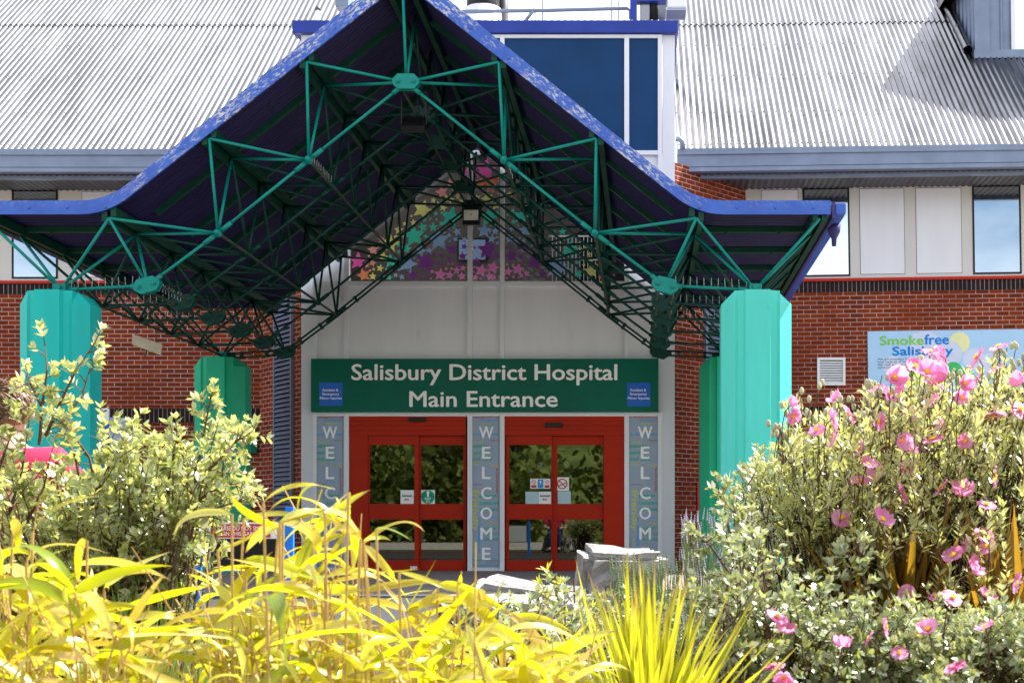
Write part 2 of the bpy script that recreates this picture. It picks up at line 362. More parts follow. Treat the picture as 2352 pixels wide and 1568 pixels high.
def ptext(mb, txt, x0, x1, y0, y1, Y, bold=.02, rot=0):
    a = Wp(x0, y1, Y); b = Wp(x1, y0, Y); put_text(mb, txt, a.x, b.x, a.z, b.z, Y, bold, rot)

# ------------------------------------------------------------------ setting: ground
def sheet(name, x0, x1, y0, y1, z, m):
    mb = MB(); mb.add([(x0, y0, z), (x1, y0, z), (x1, y1, z), (x0, y1, z)], [(0, 1, 2, 3)])
    o = mb.build(name, m, uvw=((1, 0, 0), (0, 1, 0))); tag(o, kind="structure"); return o
sheet("ground", -400, 400, -400, 400, -.012, "soil")
sheet("road", -60, 60, 10.6, 14.55, -.004, "asphalt")
sheet("pavement", -40, 40, 14.7, 30, 0.0, "block_paving")
k_ = MB().box((-40, 14.55, -.05), (40, 14.70, .006)).build("kerb", "concrete_kerb", bevel=.008); tag(k_, kind="structure")
mat('bed_soil', (.055, .04, .026), .95, .0, .4, 14, bmp=.8, dirt=(.30, .27, .23), dirt_at=(.60, .66))
sheet("planting_bed", -9, 9, 1.0, 10.58, -.004, "bed_soil")

# ------------------------------------------------------------------ the hospital building
YF, YW = 22.76, 24.4
B = thing("hospital_building", "brick hospital with corrugated steel roofs and a grey panelled entrance tower", "building", (-2.5, YF, 0))
PIV = Vector((.483, YW, 4.8))
TILT = Matrix.Translation(PIV) @ Matrix.Rotation(-.0145, 4, 'Y') @ Matrix.Translation(-PIV)
TB = TILT
def wallquad(name, a, b, z0, z1, m, tilt=False, thick=.25):
    a = Vector((a[0], a[1], 0)); b = Vector((b[0], b[1], 0)); d = (b - a).normalized(); n = Vector((d.y, -d.x, 0))
    mb = MB(); off = -n * thick
    P = [a + Vector((0, 0, z0)), b + Vector((0, 0, z0)), b + Vector((0, 0, z1)), a + Vector((0, 0, z1))]
    mb.prism(P, off)
    o = mb.build(name, m, B, uvw=(d, (0, 0, 1)))
    if tilt: apply_tilt(o)
    return o
def apply_tilt(o):
    o.matrix_basis = TB; WM[o.name] = TB.copy(); return o
zsill = CZ + (VY - 651) * YW / F
zwin0, zwin1 = CZ + (VY - 640) * YW / F, CZ + (VY - 437) * YW / F
wallquad("brick_wall", (-22, YW), (-6.52, YW), 0, zsill, "brick_red")
wallquad("brick_wall", (1.73, YW), (16, YW), 0, zsill, "brick_red", True)
wallquad("brick_wall", (-6.52, YW), (-5.45, 22.9), 0, 6.5, "brick_red")
wallquad("brick_wall", (.483, 22.9), (1.73, YW), 0, 6.5, "brick_red")
for (x0, x1, t) in ((-22, -6.53, False), (1.74, 16, True)):
    for (y0, y1) in ((651.6, 676), (937, 970)):
        z0, z1 = CZ + (VY - y1) * YW / F, CZ + (VY - y0) * YW / F
        mb = MB().box((x0, YW - .012, z0), (x1, YW - .002, z1))
        v0 = z0 % .24
        o = mb.build("soldier_course", "brick_soldier", B, uvw=((1, 0, 0), (0, 0, 1)))
        l = o.data.uv_layers[0].data
        for q in l: q.uv = (q.uv[0], (q.uv[1] - z0) / (z1 - z0) * .235 + .0025)
        if t: apply_tilt(o)
    mb = MB().box((x0, YW - .05, zsill - .0), (x1, YW + .1, zsill + .045)); o = mb.build("sill_strip", "strip_red", B)
    if t: apply_tilt(o)
    mb = MB().box((x0, YW - .02, zsill + .046), (x1, YW + .15, zwin1 + .12)); o = mb.build("cladding_band", "cream_panel", B)
    if t: apply_tilt(o)
def window(x0, x1, tilt, panel=False):
    a, b = (x0 - VX) * YW / F, (x1 - VX) * YW / F; z0, z1 = zwin0 + .03, zwin1 - .03
    mb = MB()
    if panel:
        mb.box((a, YW - .026, z0), (b, YW - .0205, z1)); 
        o = mb.build("cladding_panel", "grey_panel", B)
        g = MB()
        for q in ((a - .008, z0 - .008, b + .008, z0), (a - .008, z1, b + .008, z1 + .008), (a - .008, z0, a, z1), (b, z0, b + .008, z1)):
            g.box((q[0], YW - .0235, q[1]), (q[2], YW - .0205, q[3]))
        if tilt: apply_tilt(o)
        h = g.build("joint", "black_plastic", o)
        if tilt: apply_tilt(h)
        return
    for q in ((a - .03, z0 - .03, b + .03, z0), (a - .03, z1, b + .03, z1 + .03), (a - .03, z0, a, z1), (b, z0, b + .03, z1)):
        mb.box((q[0], YW - .035, q[1]), (q[2], YW - .0205, q[3]))
    o = mb.build("window", "black_plastic", B)
    if tilt: apply_tilt(o)
    p = MB().box((a, YW - .028, z0), (b, YW - .0215, z1)).build("pane", "sky_glass", o)
    if tilt: apply_tilt(p)
for x in (-118, 33 - 0): window(x, x + 97, False)
for x in (-210,): window(x, x + 70, False)
for x in (190, 330): window(x, x + 100, False, True)
for x in (470,): window(x, x + 96, False)
window(1752, 1835, True, True); window(1850, 1949, True); window(1977, 2078, True, True); window(2106, 2209, True, True); window(2239, 2342, True)
window(2375, 2478, True, True)
# eaves and roofs
PITCH = R(39.8)
def wing(x0, x1, tilt):
    P = []
    mb = MB()
    mb.box((x0, 23.20, 6.50), (x1, 23.36, 6.74)); mb.box((x0, 23.17, 6.69), (x1, 23.24, 6.79)); mb.box((x0, 23.185, 6.42), (x1, 23.34, 6.49))
    P.append(mb.build("gutter", "slate_blue_metal", B, bevel=.006))
    P.append(MB().box((x0, 23.42, 6.36), (x1, 23.52, 6.52)).build("eaves_beam", "slate_blue_metal", B))
    # soffit: corrugated dark sheet
    n = int((x1 - x0) / .026); xs = np.linspace(x0, x1, n); mb = MB(); vs = []
    for x in xs:
        z = 6.40 + .012 * math.sin(2 * math.pi * x / .105)
        vs += [(x, 23.36, z + .02), (x, YW + .02, z)]
    mb.add(vs, [(2 * i, 2 * i + 1, 2 * i + 3, 2 * i + 2) for i in range(n - 1)])
    P.append(mb.build("soffit", "dark_grey_metal", B, smooth=True, fixn=False))
    # corrugated roof in two lapped courses
    mb = MB()
    c, s_ = math.cos(PITCH), math.sin(PITCH); n = int((x1 - x0) / .0175); xs = np.linspace(x0, x1, n)
    for (d0, d1, lift) in ((-.04, 5.55, 0.0), (5.35, 12.0, .014)):
        vs = []
        for x in xs:
            w = .021 * math.sin(2 * math.pi * x / .105)
            w = max(-.018, min(.018, w * 1.15)) + lift
            for d in (d0, (d0 + d1) / 2, d1):
                vs.append((x, 23.24 + d * c - w * s_, 6.80 + d * s_ + w * c))
        mb.add(vs, [(3 * i + j, 3 * i + j + 3, 3 * i + j + 4, 3 * i + j + 1) for i in range(n - 1) for j in (0, 1)])
    P.append(mb.build("roof", "galvanised_steel", B, smooth=True, fixn=False))
    mb = MB()
    for d in (.12, 1.35, 2.9, 4.3, 5.45, 6.9, 8.3):
        k = x0 + .026
        while k < x1:
            q = Vector((k, 23.24 + d * c - .02 * s_, 6.80 + d * s_ + .02 * c)); mb.box(q - Vector((.008, .008, .008)), q + Vector((.008, .008, .008)))
            k += .21 if d > .2 else .105
    o = mb.build("roof_screws", "dark_grey_metal", B); o["kind"] = "stuff"; P.append(o)
    if tilt:
        for o in P: apply_tilt(o)
wing(-22, -5.62, False); wing(.56, 16, True)
# louvres on the splayed walls
def louvre(a, b, t0, t1, z0, z1):
    a = Vector((*a, 0)); b = Vector((*b, 0)); d = (b - a).normalized(); n = Vector((d.y, -d.x, 0))
    p, q = a.lerp(b, t0), a.lerp(b, t1); mb = MB()
    for e in (p, q): mb.beam(e + n * .03 + Vector((0, 0, z0)), e + n * .03 + Vector((0, 0, z1)), .05, .05, up=n)
    z = z0 + .03
    while z < z1 - .05:
        mb.prism([p + n * .01 + Vector((0, 0, z + .055)), q + n * .01 + Vector((0, 0, z + .055)), q + n * .06 + Vector((0, 0, z)), p + n * .06 + Vector((0, 0, z))], (0, 0, .008))
        z += .075
    o = mb.build("louvre", "slate_blue_metal", B)
    MB().prism([p + n * .006 + Vector((0, 0, z0)), q + n * .006 + Vector((0, 0, z0)), q + n * .006 + Vector((0, 0, z1)), p + n * .006 + Vector((0, 0, z1))], n * .002).build("backing", "black_plastic", o)
louvre((-6.52, YW), (-5.45, 22.9), .40, .80, .75, 4.6)
louvre((.483, 22.9), (1.73, YW), .40, .70, .75, 5.0)

# entrance tower
XL, XR = -5.45, .483
mb = MB()
fz = lambda y: CZ + (VY - y) * YF / F
fx = lambda x: (x - VX) * YF / F
mb.box((XL, YF + .06, fz(85)), (XR, YF + .2, 8.52))                    # head panel
mb.box((XL, YF + .06, 0), (fx(718), YF + .2, fz(85))); mb.box((fx(1522), YF + .06, 0), (XR, YF + .2, fz(85)))
mb.box((fx(718), YF + .06, fz(822)), (fx(1522), YF + .2, fz(654)))     # panels above the sign
mb.box((fx(718), YF + .06, fz(956)), (fx(1522), YF + .2, fz(822)))
mb.box((fx(718), YF + .06, 0), (fx(797), YF + .2, fz(956))); mb.box((fx(1073), YF + .06, 0), (fx(1157), YF + .2, fz(956))); mb.box((fx(1435), YF + .06, 0), (fx(1522), YF + .2, fz(956)))
mb.box((fx(718), YF + .06, fz(654)), (fx(797), YF + .2, fz(352))); mb.box((fx(1440), YF + .06, fz(654)), (fx(1522), YF + .2, fz(352)))
mb.build("front_wall", "grey_panel", B)
mb = MB().box((XL, YF + .2, 0), (XL + .15, 31, 8.5)); mb.box((XR - .15, YF + .2, 0), (XR, 31, 8.5)); mb.box((XL + .15, 30.8, 0), (XR - .15, 31, 8.5)); mb.box((XL, YF + 4.2, 8.5), (XR, 31, 8.55)); mb.box((XL, YF + .2, 8.5), (XR, YF + .5, 8.55))  # roof opening over the star room, added to let daylight in behind the stickers
mb.build("side_wall", "grey_panel", B)
MB().box((XL - .12, YF - .05, 8.50), (XR + .05, YF + .25, 8.70)).box((XL - .12, YF + .25, 8.551), (XL, 31, 8.69)).box((XR - .07, YF + .25, 8.551), (XR + .05, 31, 8.69)).build("parapet", "parapet_blue", B, bevel=.01)
mb = MB()
for i in range(56): mb.ball((XL + .1 + i * .105, YF + .02, 8.70), .03, 6, 4)
mb.build("roof_edge", "galvanised_steel", B, smooth=True)
for (a, b) in ((718, 727), (790, 801), (1073.5, 1084.5), (1148.5, 1158.5), (1434, 1445), (1511, 1521)):
    mb = MB().pbox(a, b, 79, 823, YF, .062).pbox(a, b, 945.5, 1311, YF, .062); mb.build("mullion", "white_frame", B, bevel=.004)
for (a, b) in ((727, 790), (801, 1073.5), (1084.5, 1148.5), (1158.5, 1434), (1445, 1511)):
    for (p, q) in ((79, 87), (345, 355), (645, 655), (945.5, 955)):
        MB().pbox(a + .1, b - .1, p, q, YF + .004, .058).build("transom", "white_frame", B, bevel=.003)

for (a, b) in ((727, 790), (801, 1073.5), (1084.5, 1148.5), (1158.5, 1434), (1445, 1511)):
    MB().pbox(a - 1, b + 1, 85, 347, YF + .035, .02).build("glazing_panel", "navy_glazing", B)
# star window
sw = MB().pbox(797, 1440, 352, 654, YF + .04, .012).build("star_window", "star_glass", B)
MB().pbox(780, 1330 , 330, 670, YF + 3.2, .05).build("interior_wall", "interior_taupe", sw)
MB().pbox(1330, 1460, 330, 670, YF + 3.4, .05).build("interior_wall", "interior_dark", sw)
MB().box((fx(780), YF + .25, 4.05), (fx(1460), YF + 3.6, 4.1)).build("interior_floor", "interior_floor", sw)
mb = MB().pbox(1050, 1119, 546, 600, YF + 3.16, .03); fr_ = mb.build("picture_frame", "interior_dark", sw)
mb = MB().pbox(1054, 1115, 550, 596, YF + 3.15, .008).build("picture", "picture_blue", sw)
mb = MB()
for i in range(14):
    x = 1268 + i * 9; mb.pbox(x, x + 1.6, 540, 650, YF + .7, .012)
mb.pbox(1262, 1400, 540, 543, YF + .69, .02); mb.pbox(1262, 1400, 595, 597, YF + .69, .02)
mb.build("stair_rail", "white_plastic", sw)
ST = dict(star_pink=[(1200, 120, 90), (1045, 150, 40), (1120, 150, 30), (110, 905, 70), (65, 960, 10), (2300, 1025, 12)],
 star_orange=[(1250, 240, 70), (1160, 240, 50), (1265, 310, 15), (1310, 330, 15), (1290, 205, 30), (160, 1025, 55), (2155, 940, 16), (2178, 1045, 14), (2150, 885, 12)],
 star_salmon=[(900, 245, 40), (960, 320, 50), (830, 315, 50), (240, 810, 45), (235, 920, 30), (185, 940, 25), (205, 860, 12), (285, 780, 14), (215, 985, 12), (310, 720, 25), (1420, 270, 22)],
 star_yellow=[(1220, 370, 50), (1130, 365, 28), (1190, 325, 14), (1290, 430, 35), (890, 375, 40), (965, 358, 18), (755, 385, 22), (1000, 395, 25), (840, 450, 32), (660, 465, 75), (795, 405, 12), (710, 505, 18), (568, 520, 14), (585, 575, 25), (510, 585, 20), (460, 640, 35), (380, 760, 80), (435, 700, 20), (495, 690, 15), (325, 870, 40), (300, 965, 30), (237, 1035, 30), (1410, 335, 25), (1990, 760, 15), (2015, 808, 22), (2065, 785, 20), (2085, 845, 18), (2095, 890, 30), (2040, 885, 10), (2105, 990, 55), (2043, 938, 14), (245, 975, 14), (300, 1040, 10)],
 star_green=[(905, 535, 85), (1235, 530, 80), (1510, 525, 65), (590, 690, 85), (775, 500, 18), (825, 495, 12), (680, 553, 18), (730, 545, 14), (780, 550, 12), (825, 585, 20), (755, 615, 35), (665, 615, 35), (1130, 485, 14), (1300, 500, 25), (1390, 510, 12), (1435, 475, 18), (1440, 565, 20), (1250, 600, 12), (930, 615, 14), (690, 695, 20), (640, 718, 12), (525, 800, 40), (390, 905, 55), (460, 765, 20), (460, 825, 16), (380, 1045, 25), (325, 1030, 16), (350, 972, 10), (1925, 800, 70), (1860, 655, 30), (1795, 650, 14), (1830, 720, 16), (1910, 712, 16), (1985, 915, 18), (1998, 1015, 28), (1930, 975, 14), (1855, 850, 20), (1750, 693, 14)],
 star_blue=[(800, 725, 85), (535, 930, 75), (645, 815, 45), (960, 655, 35), (890, 630, 14), (848, 660, 14), (890, 685, 20), (945, 718, 22), (900, 735, 12), (1190, 645, 55), (1285, 650, 30), (1238, 650, 14), (1255, 715, 35), (1300, 700, 14), (1305, 750, 18), (720, 820, 28), (760, 793, 14), (845, 780, 18), (595, 880, 13), (645, 870, 12), (545, 980, 13), (485, 1040, 25), (435, 1025, 20), (460, 980, 12), (1425, 630, 22), (1480, 605, 12), (1540, 640, 50), (1405, 715, 35), (1455, 742, 22), (1495, 707, 10), (1530, 730, 18), (1570, 720, 14), (1610, 755, 30), (1780, 800, 22), (1725, 850, 22), (1815, 965, 85), (1710, 945, 14), (1845, 1045, 18), (1905, 1035, 12), (1885, 935, 12), (1020, 720, 25)],
 star_purple=[(690, 915, 80), (915, 805, 45), (1020, 780, 25), (1215, 810, 75), (1005, 865, 35), (1270, 770, 18), (825, 860, 20), (760, 853, 16), (895, 890, 25), (850, 922, 14), (800, 933, 18), (580, 1025, 45), (740, 950, 18), (675, 995, 12), (975, 930, 22), (1130, 905, 30), (1290, 865, 25), (1210, 910, 14), (1270, 908, 10), (1110, 790, 14), (835, 815, 12), (860, 780, 10), (1395, 785, 18), (1445, 800, 14), (1485, 790, 20), (1545, 795, 30), (1420, 865, 50), (1505, 870, 30), (1630, 910, 70), (1490, 920, 12), (1530, 930, 12), (1690, 1010, 30), (1610, 805, 12), (1555, 770, 12), (675, 1035, 16), (715, 1025, 12), (630, 1050, 14), (605, 950, 10)],
 star_rose=[(815, 1020, 50), (895, 1025, 35), (955, 985, 32), (1010, 965, 25), (1000, 1035, 35), (865, 970, 16), (910, 970, 14), (745, 995, 18), (735, 1055, 12), (850, 1055, 10), (885, 930, 10), (920, 930, 12), (1165, 985, 50), (1265, 960, 50), (1240, 1035, 35), (1115, 1045, 25), (1100, 998, 12), (1105, 958, 12), (1280, 1040, 16), (1320, 1040, 12), (1160, 1055, 12), (1395, 995, 35), (1480, 975, 50), (1385, 935, 12), (1435, 940, 14), (1385, 1050, 12), (1440, 1040, 15), (1510, 1030, 20), (1555, 1010, 25), (1740, 1025, 14), (1485, 1045, 10), (1540, 1050, 10)])
big = sorted([(r, nm, a, b) for nm, L in ST.items() for a, b, r in L], reverse=True)
small = {}
for k, (r, nm, a, b) in enumerate(big):
    mb = MB() if k < 100 else small.setdefault(nm, MB())
    cx, cy = 792.4 + a * .26856, 356 + b * .26856; r *= .26856 * 1.2; t0 = rng.uniform(-.35, .35); P = []
    for i in range(10):
        rr = r if i % 2 == 0 else r * .47; t = t0 + math.pi / 2 + i * math.pi / 5
        x = min(max(cx + rr * math.cos(t), 802), 1433); P.append(Wp(x, min(cy - rr * math.sin(t), 644), YF + .037 - .0002 * (k % 7)))
    mb.add(P + [sum(P, Vector()) / 10], [(i, (i + 1) % 10, 10) for i in range(10)])
    if k < 100: mb.build("star_sticker", nm, sw)
for nm, mb in small.items():
    o = mb.build("small_star_stickers", nm, sw); o["kind"] = "stuff"
# doors
def doorset(x0, x1, leaves, side, top, sensor):
    D = MB(); yb = 1310
    D.pbox(x0, x1, 955, 999, YF + .02, .12)                                   # header
    for k in (965, 976, 987): D.pbox(x0 + 2, x1 - 2, k, k + 1.2, YF + .014, .006)
    D.pbox(x0, x0 + 2.5, 999, yb, YF + .03, .12); D.pbox(x1 - 2.5, x1, 999, yb, YF + .03, .12)
    D.pbox(side[0], side[1], 999, yb, YF + .035, .1)
    o = D.build("entrance_door", "door_red", B, bevel=.004)
    for i, (a, b, ga, gb) in enumerate(leaves):
        y = YF + .06 + .05 * i; L = MB()
        L.pbox(a, b, 999.3, 1021, y, .045); L.pbox(a, b, 1156, 1192, y, .045); L.pbox(a, b, 1285, 1309, y, .045)
        L.pbox(a, ga, 1021, 1156, y, .045); L.pbox(gb, b, 1021, 1156, y, .045); L.pbox(a, ga, 1192, 1285, y, .045); L.pbox(gb, b, 1192, 1285, y, .045)
        L.build("door_leaf", "door_red", o, bevel=.003)
        for (p, q) in ((1021, 1156), (1192, 1285)): MB().pbox(ga - .5, gb + .5, p - .5, q + .5, y + .02, .008).build("pane", "door_glass", o)
    MB().pbox(sensor[0], sensor[1], sensor[2], sensor[3], YF - .03, .048).build("sensor", "black_plastic", o, bevel=.008)
    return o
d1 = doorset(796, 1070, [(845, 962, 849.5, 952), (960, 1067, 967, 1064)], (798.5, 845), 955, (937, 978, 958, 967))
d2 = doorset(1157.5, 1435, [(1162, 1268, 1169, 1266.5), (1267, 1387, 1279.5, 1385)], (1387, 1432.5), 955, (1251, 1292, 970.5, 980))
MB().pbox(942, 958, 1299, 1306, YF + .045, .02).build("door_lock", "steel_bright", d1)
# hall behind the doors
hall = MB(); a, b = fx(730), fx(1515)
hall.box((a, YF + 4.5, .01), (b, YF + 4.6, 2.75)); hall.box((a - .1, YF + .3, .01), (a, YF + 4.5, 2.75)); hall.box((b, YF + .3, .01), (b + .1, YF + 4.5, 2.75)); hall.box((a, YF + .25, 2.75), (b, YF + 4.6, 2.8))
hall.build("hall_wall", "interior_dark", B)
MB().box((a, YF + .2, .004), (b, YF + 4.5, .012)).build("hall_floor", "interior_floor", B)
# grey service door in the left wall, seen behind the shrub
dx = MB().pbox(243, 306, 958, 1200, YW - .03, .028).build("service_door", "panel_lilac", B, bevel=.004)
# rooftop bits on the tower
mb = MB().tube([(-.0 + (1110 - VX) * 26 / F, 26, 8.55), ((1110 - VX) * 26 / F, 26, 11.3)], .30, 20); mb.cur = 1
mb.tube([((1110 - VX) * 26 / F, 26, 8.55), ((1110 - VX) * 26 / F, 26, 10.05)], .325, 20)
fl = mb.build("flue", ["black_plastic", "grey_panel"], B, smooth=True)
MB().tube([((1155 - VX) * 26.2 / F, 26.2, 8.5), ((1157 - VX) * 26.2 / F, 26.2, 11.0)], .09, 10).build("vent_pipe", "dark_grey_metal", B, smooth=True)
mb = MB(); zr = CZ + (VY - 22) * 24.6 / F
mb.tube([Wp(1040, 27, 24.6), Wp(1250, 24, 24.6), Wp(1440, 19, 24.6), Wp(1448, 24, 24.6), Wp(1449, 44, 24.6)], .035, 8)
for x in (1229, 1246, 1404, 1420): mb.tube([Wp(x, 50, 24.6), Wp(x, -40, 24.6)], .012, 6)
mb.tube([Wp(1205, 50, 24.6), Wp(1229, 20, 24.6)], .03, 6)
mb.build("roof_railing", "slate_blue_metal", B, smooth=True)
mb = MB().pbox(1447, 1463, -40, 46, 24.3, .2).pbox(1463, 1530, -40, 2, 24.3, .2); mb.build("steel_frame", "parapet_blue", B)
MB().pbox(1470, 1492, 3, 47, 24.4, .3).build("duct", "galvanised_steel", B, bevel=.01)
MB().tube([Wp(1500, -20, 24.5), Wp(1500, 47, 24.5)], .09, 10).build("lagged_pipe", "black_plastic", B, smooth=True)
MB().pbox(1508, 1560, -20, 47, 25.2, .5).build("duct", "galvanised_steel", B, bevel=.01)
mb = MB().pbox(1534, 1577, -12, 16, 23.9, .5); mb.cur = 1; mb.pbox(1530, 1577, 16, 22, 23.88, .5); mb.build("plant_box", ["grey_panel", "slate_blue_metal"], B, bevel=.01)
mb = MB().tube([Wp(730, 80, 24.8), Wp(730, 24, 24.8)], .048, 12); mb.cur = 1; mb.tube([Wp(730, 25, 24.8), Wp(730, 16, 24.8)], [.055, .04], 10)
mb.build("vent_pipe", ["white_frame", "dark_grey_metal"], B, smooth=True)
mb = MB().pbox(770, 800, -15, 14, 26, .4); mb.build("duct", "slate_blue_metal", B, bevel=.01)
mb = MB().tube([Wp(1553, 318, 23.05), Wp(1562, 320, 23.05), Wp(1567, 326, 23.05), Wp(1568, 342, 23.05)], .045, 10)
o = mb.build("downpipe", "slate_blue_metal", B, smooth=True)
# dormer on the right-hand roof
c, s_ = math.cos(PITCH), math.sin(PITCH)
rz = lambda Y: 6.80 + (Y - 23.24) * math.tan(PITCH)
DY, DX, DT = 26.1, 6.08, 10.75
dm = MB().add([(DX, DY, rz(DY)), (14, DY, rz(DY)), (14, DY, DT + 2.2), (DX + 3, DY, DT + 2.2), (DX, DY, DT)], [(0, 1, 2, 3, 4)])
dm = MB()
x = DX
prof = []
while x < 14:                                            # ribbed cladding, one folded sheet
    prof += [(x, 0), (x + .14, 0), (x + .16, -.03), (x + .19, -.03), (x + .21, 0)]; x += .30
tz = lambda x: DT + min(x - DX, 3.0) * .62
dm.add([p for (x, d) in prof for p in ((x, DY + d, rz(DY) - .05), (x, DY + d, tz(x)))], [(2 * i, 2 * i + 2, 2 * i + 3, 2 * i + 1) for i in range(len(prof) - 1)])
side = []; y = DY
while y < DY + 4.6: side += [(0, y), (0, y + .14), (-.03, y + .16), (-.03, y + .19), (0, y + .21)]; y += .30
dm.add([p for (d, y) in side for p in ((DX + d, y, rz(y) - .05), (DX + d, y, max(DT, rz(y))))], [(2 * i, 2 * i + 1, 2 * i + 3, 2 * i + 2) for i in range(len(side) - 1)])
dorm = dm.build("dormer", "slate_blue_metal", B, fixn=False); apply_tilt(dorm)
o = MB().box((DX - .02, DY - .045, rz(DY) - .04), (DX + .25, DY - .031, DT)).build("corner_trim", "slate_blue_metal", dorm); apply_tilt(o)
o = MB().box((DX - .05, DY - .12, rz(DY) - .10), (14, DY - .032, rz(DY) + .05)).build("flashing", "slate_blue_metal", dorm); apply_tilt(o)
mb = MB(); mb.prism([(DX - .3, DY - .3, DT - .12), (DX + 3.2, DY - .3, DT + 2.05), (14, DY - .3, DT + 2.05), (14, DY - .3, DT + 2.2), (DX + 3.2, DY - .3, DT + 2.2), (DX - .3, DY - .3, DT + .05)], (0, 5.4, 0))
o = mb.build("dormer_roof", "galvanised_steel", dorm); apply_tilt(o)
wa = (2330 - VX) * DY / F
wd = MB().box((wa, DY - .06, 8.98), (wa + .07, DY - .031, 10.6)).box((wa + .07, DY - .06, 8.98), (wa + 1.6, DY - .031, 9.05)).build("window", "white_frame", dorm); apply_tilt(wd)
o = MB().box((wa + .07, DY - .045, 9.05), (wa + 1.6, DY - .033, 10.6)).build("pane", "sky_glass", dorm); apply_tilt(o)
o = MB().box((wa - .25, DY - .07, 8.90), (wa + 1.7, DY - .031, 8.975)).build("sill", "slate_blue_metal", dorm); apply_tilt(o)
mb = MB(); n = Vector((0, -s_, c)); P = [Vector((DX - .16, DY - .02 + t * c, rz(DY - .02) + t * s_)) + n * .1 for t in (0, .12, 1.0, 1.05, 3.2)]
mb.tube(P[:2], .088, 14, False); mb.tube(P[1:], .08, 14, False); mb.tube([P[2], P[3]], .088, 14)
o = mb.build("drain_pipe", "galvanised_steel", dorm, smooth=True); apply_tilt(o)

# ------------------------------------------------------------------ entrance canopy
XC = -2.64; YC0, DYB = 15.94, 1.224
CN = thing("entrance_canopy", "blue gabled steel canopy on teal columns sheltering the entrance doors", "canopy", (XC, 19, 0))
Ln = {0: (0, 4.93), 1: (1.083, 4.07), 2: (2.09, 3.26), 3: (2.87, 2.68)}
for i in (1, 2, 3): Ln[-i] = (-Ln[i][0], Ln[i][1])
Ln['r'] = (3.87, 2.63); Ln['l'] = (-3.83, 2.63)
Pn = {0: (0, 5.88), 1: (1.05, 5.08), 2: (2.115, 4.245), 3: (3.21, 3.375), 4: (4.56, 3.37)}
for i in (1, 2, 3, 4): Pn[-i] = (-Pn[i][0], Pn[i][1])
Yk = [YC0 + DYB * k for k in range(6)]
Yu = [15.70] + [16.55 + DYB * j for j in range(5)] + [22.55]
LP = lambda n, k: Vector((XC + Ln[n][0], Yk[k], CZ + Ln[n][1]))
UP = lambda n, r: Vector((XC + Pn[n][0], Yu[r], CZ + Pn[n][1]))
con = {0: [0, 1, -1], 1: [1, 2], -1: [-1, -2], 2: [2, 3], -2: [-2, -3], 3: [3], -3: [-3], 'r': [3, 4], 'l': [-3, -4]}
nst = 0; rest = MB()
for k in range(6):
    for n, us in con.items():
        for r in (k, k + 1):
            for u in us:
                a, b = LP(n, k), UP(u, r)
                if nst < 100:
                    MB().tube([a, b], .0175, 8).build("strut", "tube_teal" if k == 0 else "tube_teal_shaded", CN, smooth=True); nst += 1
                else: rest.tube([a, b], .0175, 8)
o = rest.build("strut", "tube_teal_shaded", CN, smooth=True); o["kind"] = "stuff"
def plate(c, ang, m, w=.30, h=.165):
    ca, sa = math.cos(ang), math.sin(ang); mb = MB(); k = .06
    P = [(-w / 2 + k, -h / 2), (w / 2 - k, -h / 2), (w / 2, -h / 2 + k), (w / 2, h / 2 - k), (w / 2 - k, h / 2), (-w / 2 + k, h / 2), (-w / 2, h / 2 - k), (-w / 2, -h / 2 + k)]
    Q = [c + Vector((x * ca - z * sa, -.055, x * sa + z * ca)) for x, z in P]
    mb.prism(Q, (0, .03, 0)); mb.prism([q + Vector((0, .08, 0)) for q in Q], (0, .03, 0))
    for t in (-.085, .085):
        q = c + Vector((t * ca, -.055, t * sa)); mb.tube([q, q + Vector((0, -.02, 0))], .026, 8); mb.tube([q, q + Vector((0, -.035, 0))], .014, 8)
    mb.build("joint_plate", m, CN)
for k in range(6):
    tm = 'tube_teal' if k == 0 else 'tube_teal_shaded'
    seq = ['l', -3, -2, -1, 0, 1, 2, 3, 'r']
    for i in range(8):
        a, b = LP(seq[i], k), LP(seq[i + 1], k); d = (b - a).normalized(); mb = MB()
        if k < 5:
            mb.tube([a, b], .0175, 8)
        else:
            for e in (-.035, .035): mb.tube([a + Vector((0, 0, e)), b + Vector((0, 0, e))], .016, 8)
            for t in (.3, .7): mb.tube([a.lerp(b, t) - d * .02, a.lerp(b, t) + d * .02], .055, 8)
        mb.tube([a + d * .05, a + d * .19], .028, 8); mb.tube([b - d * .19, b - d * .05], .028, 8)
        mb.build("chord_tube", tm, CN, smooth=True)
    for n in (-2, -1, 1, 2):
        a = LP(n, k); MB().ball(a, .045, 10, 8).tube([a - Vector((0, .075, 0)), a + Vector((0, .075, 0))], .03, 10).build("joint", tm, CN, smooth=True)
    plate(LP(0, k), 0, tm); plate(LP(-3, k), R(14), tm); plate(LP(3, k), R(-14), tm)
for n in (-2, -1, 1, 2, 'l', 'r'):
    MB().tube([LP(n, 0), LP(n, 5)], .018, 8).build("tie_rod", "rusty_rod", CN, smooth=True)
for n in (-3, 0, 3):
    for e in (-.085, .085):
        dz = e * math.tan(R(14)) * (-1 if n == 3 else 1 if n == -3 else 0)
        MB().tube([LP(n, 0) + Vector((e, 0, dz)), LP(n, 5) + Vector((e, 0, dz))], .016, 8).build("tie_rod", "rusty_rod", CN, smooth=True)
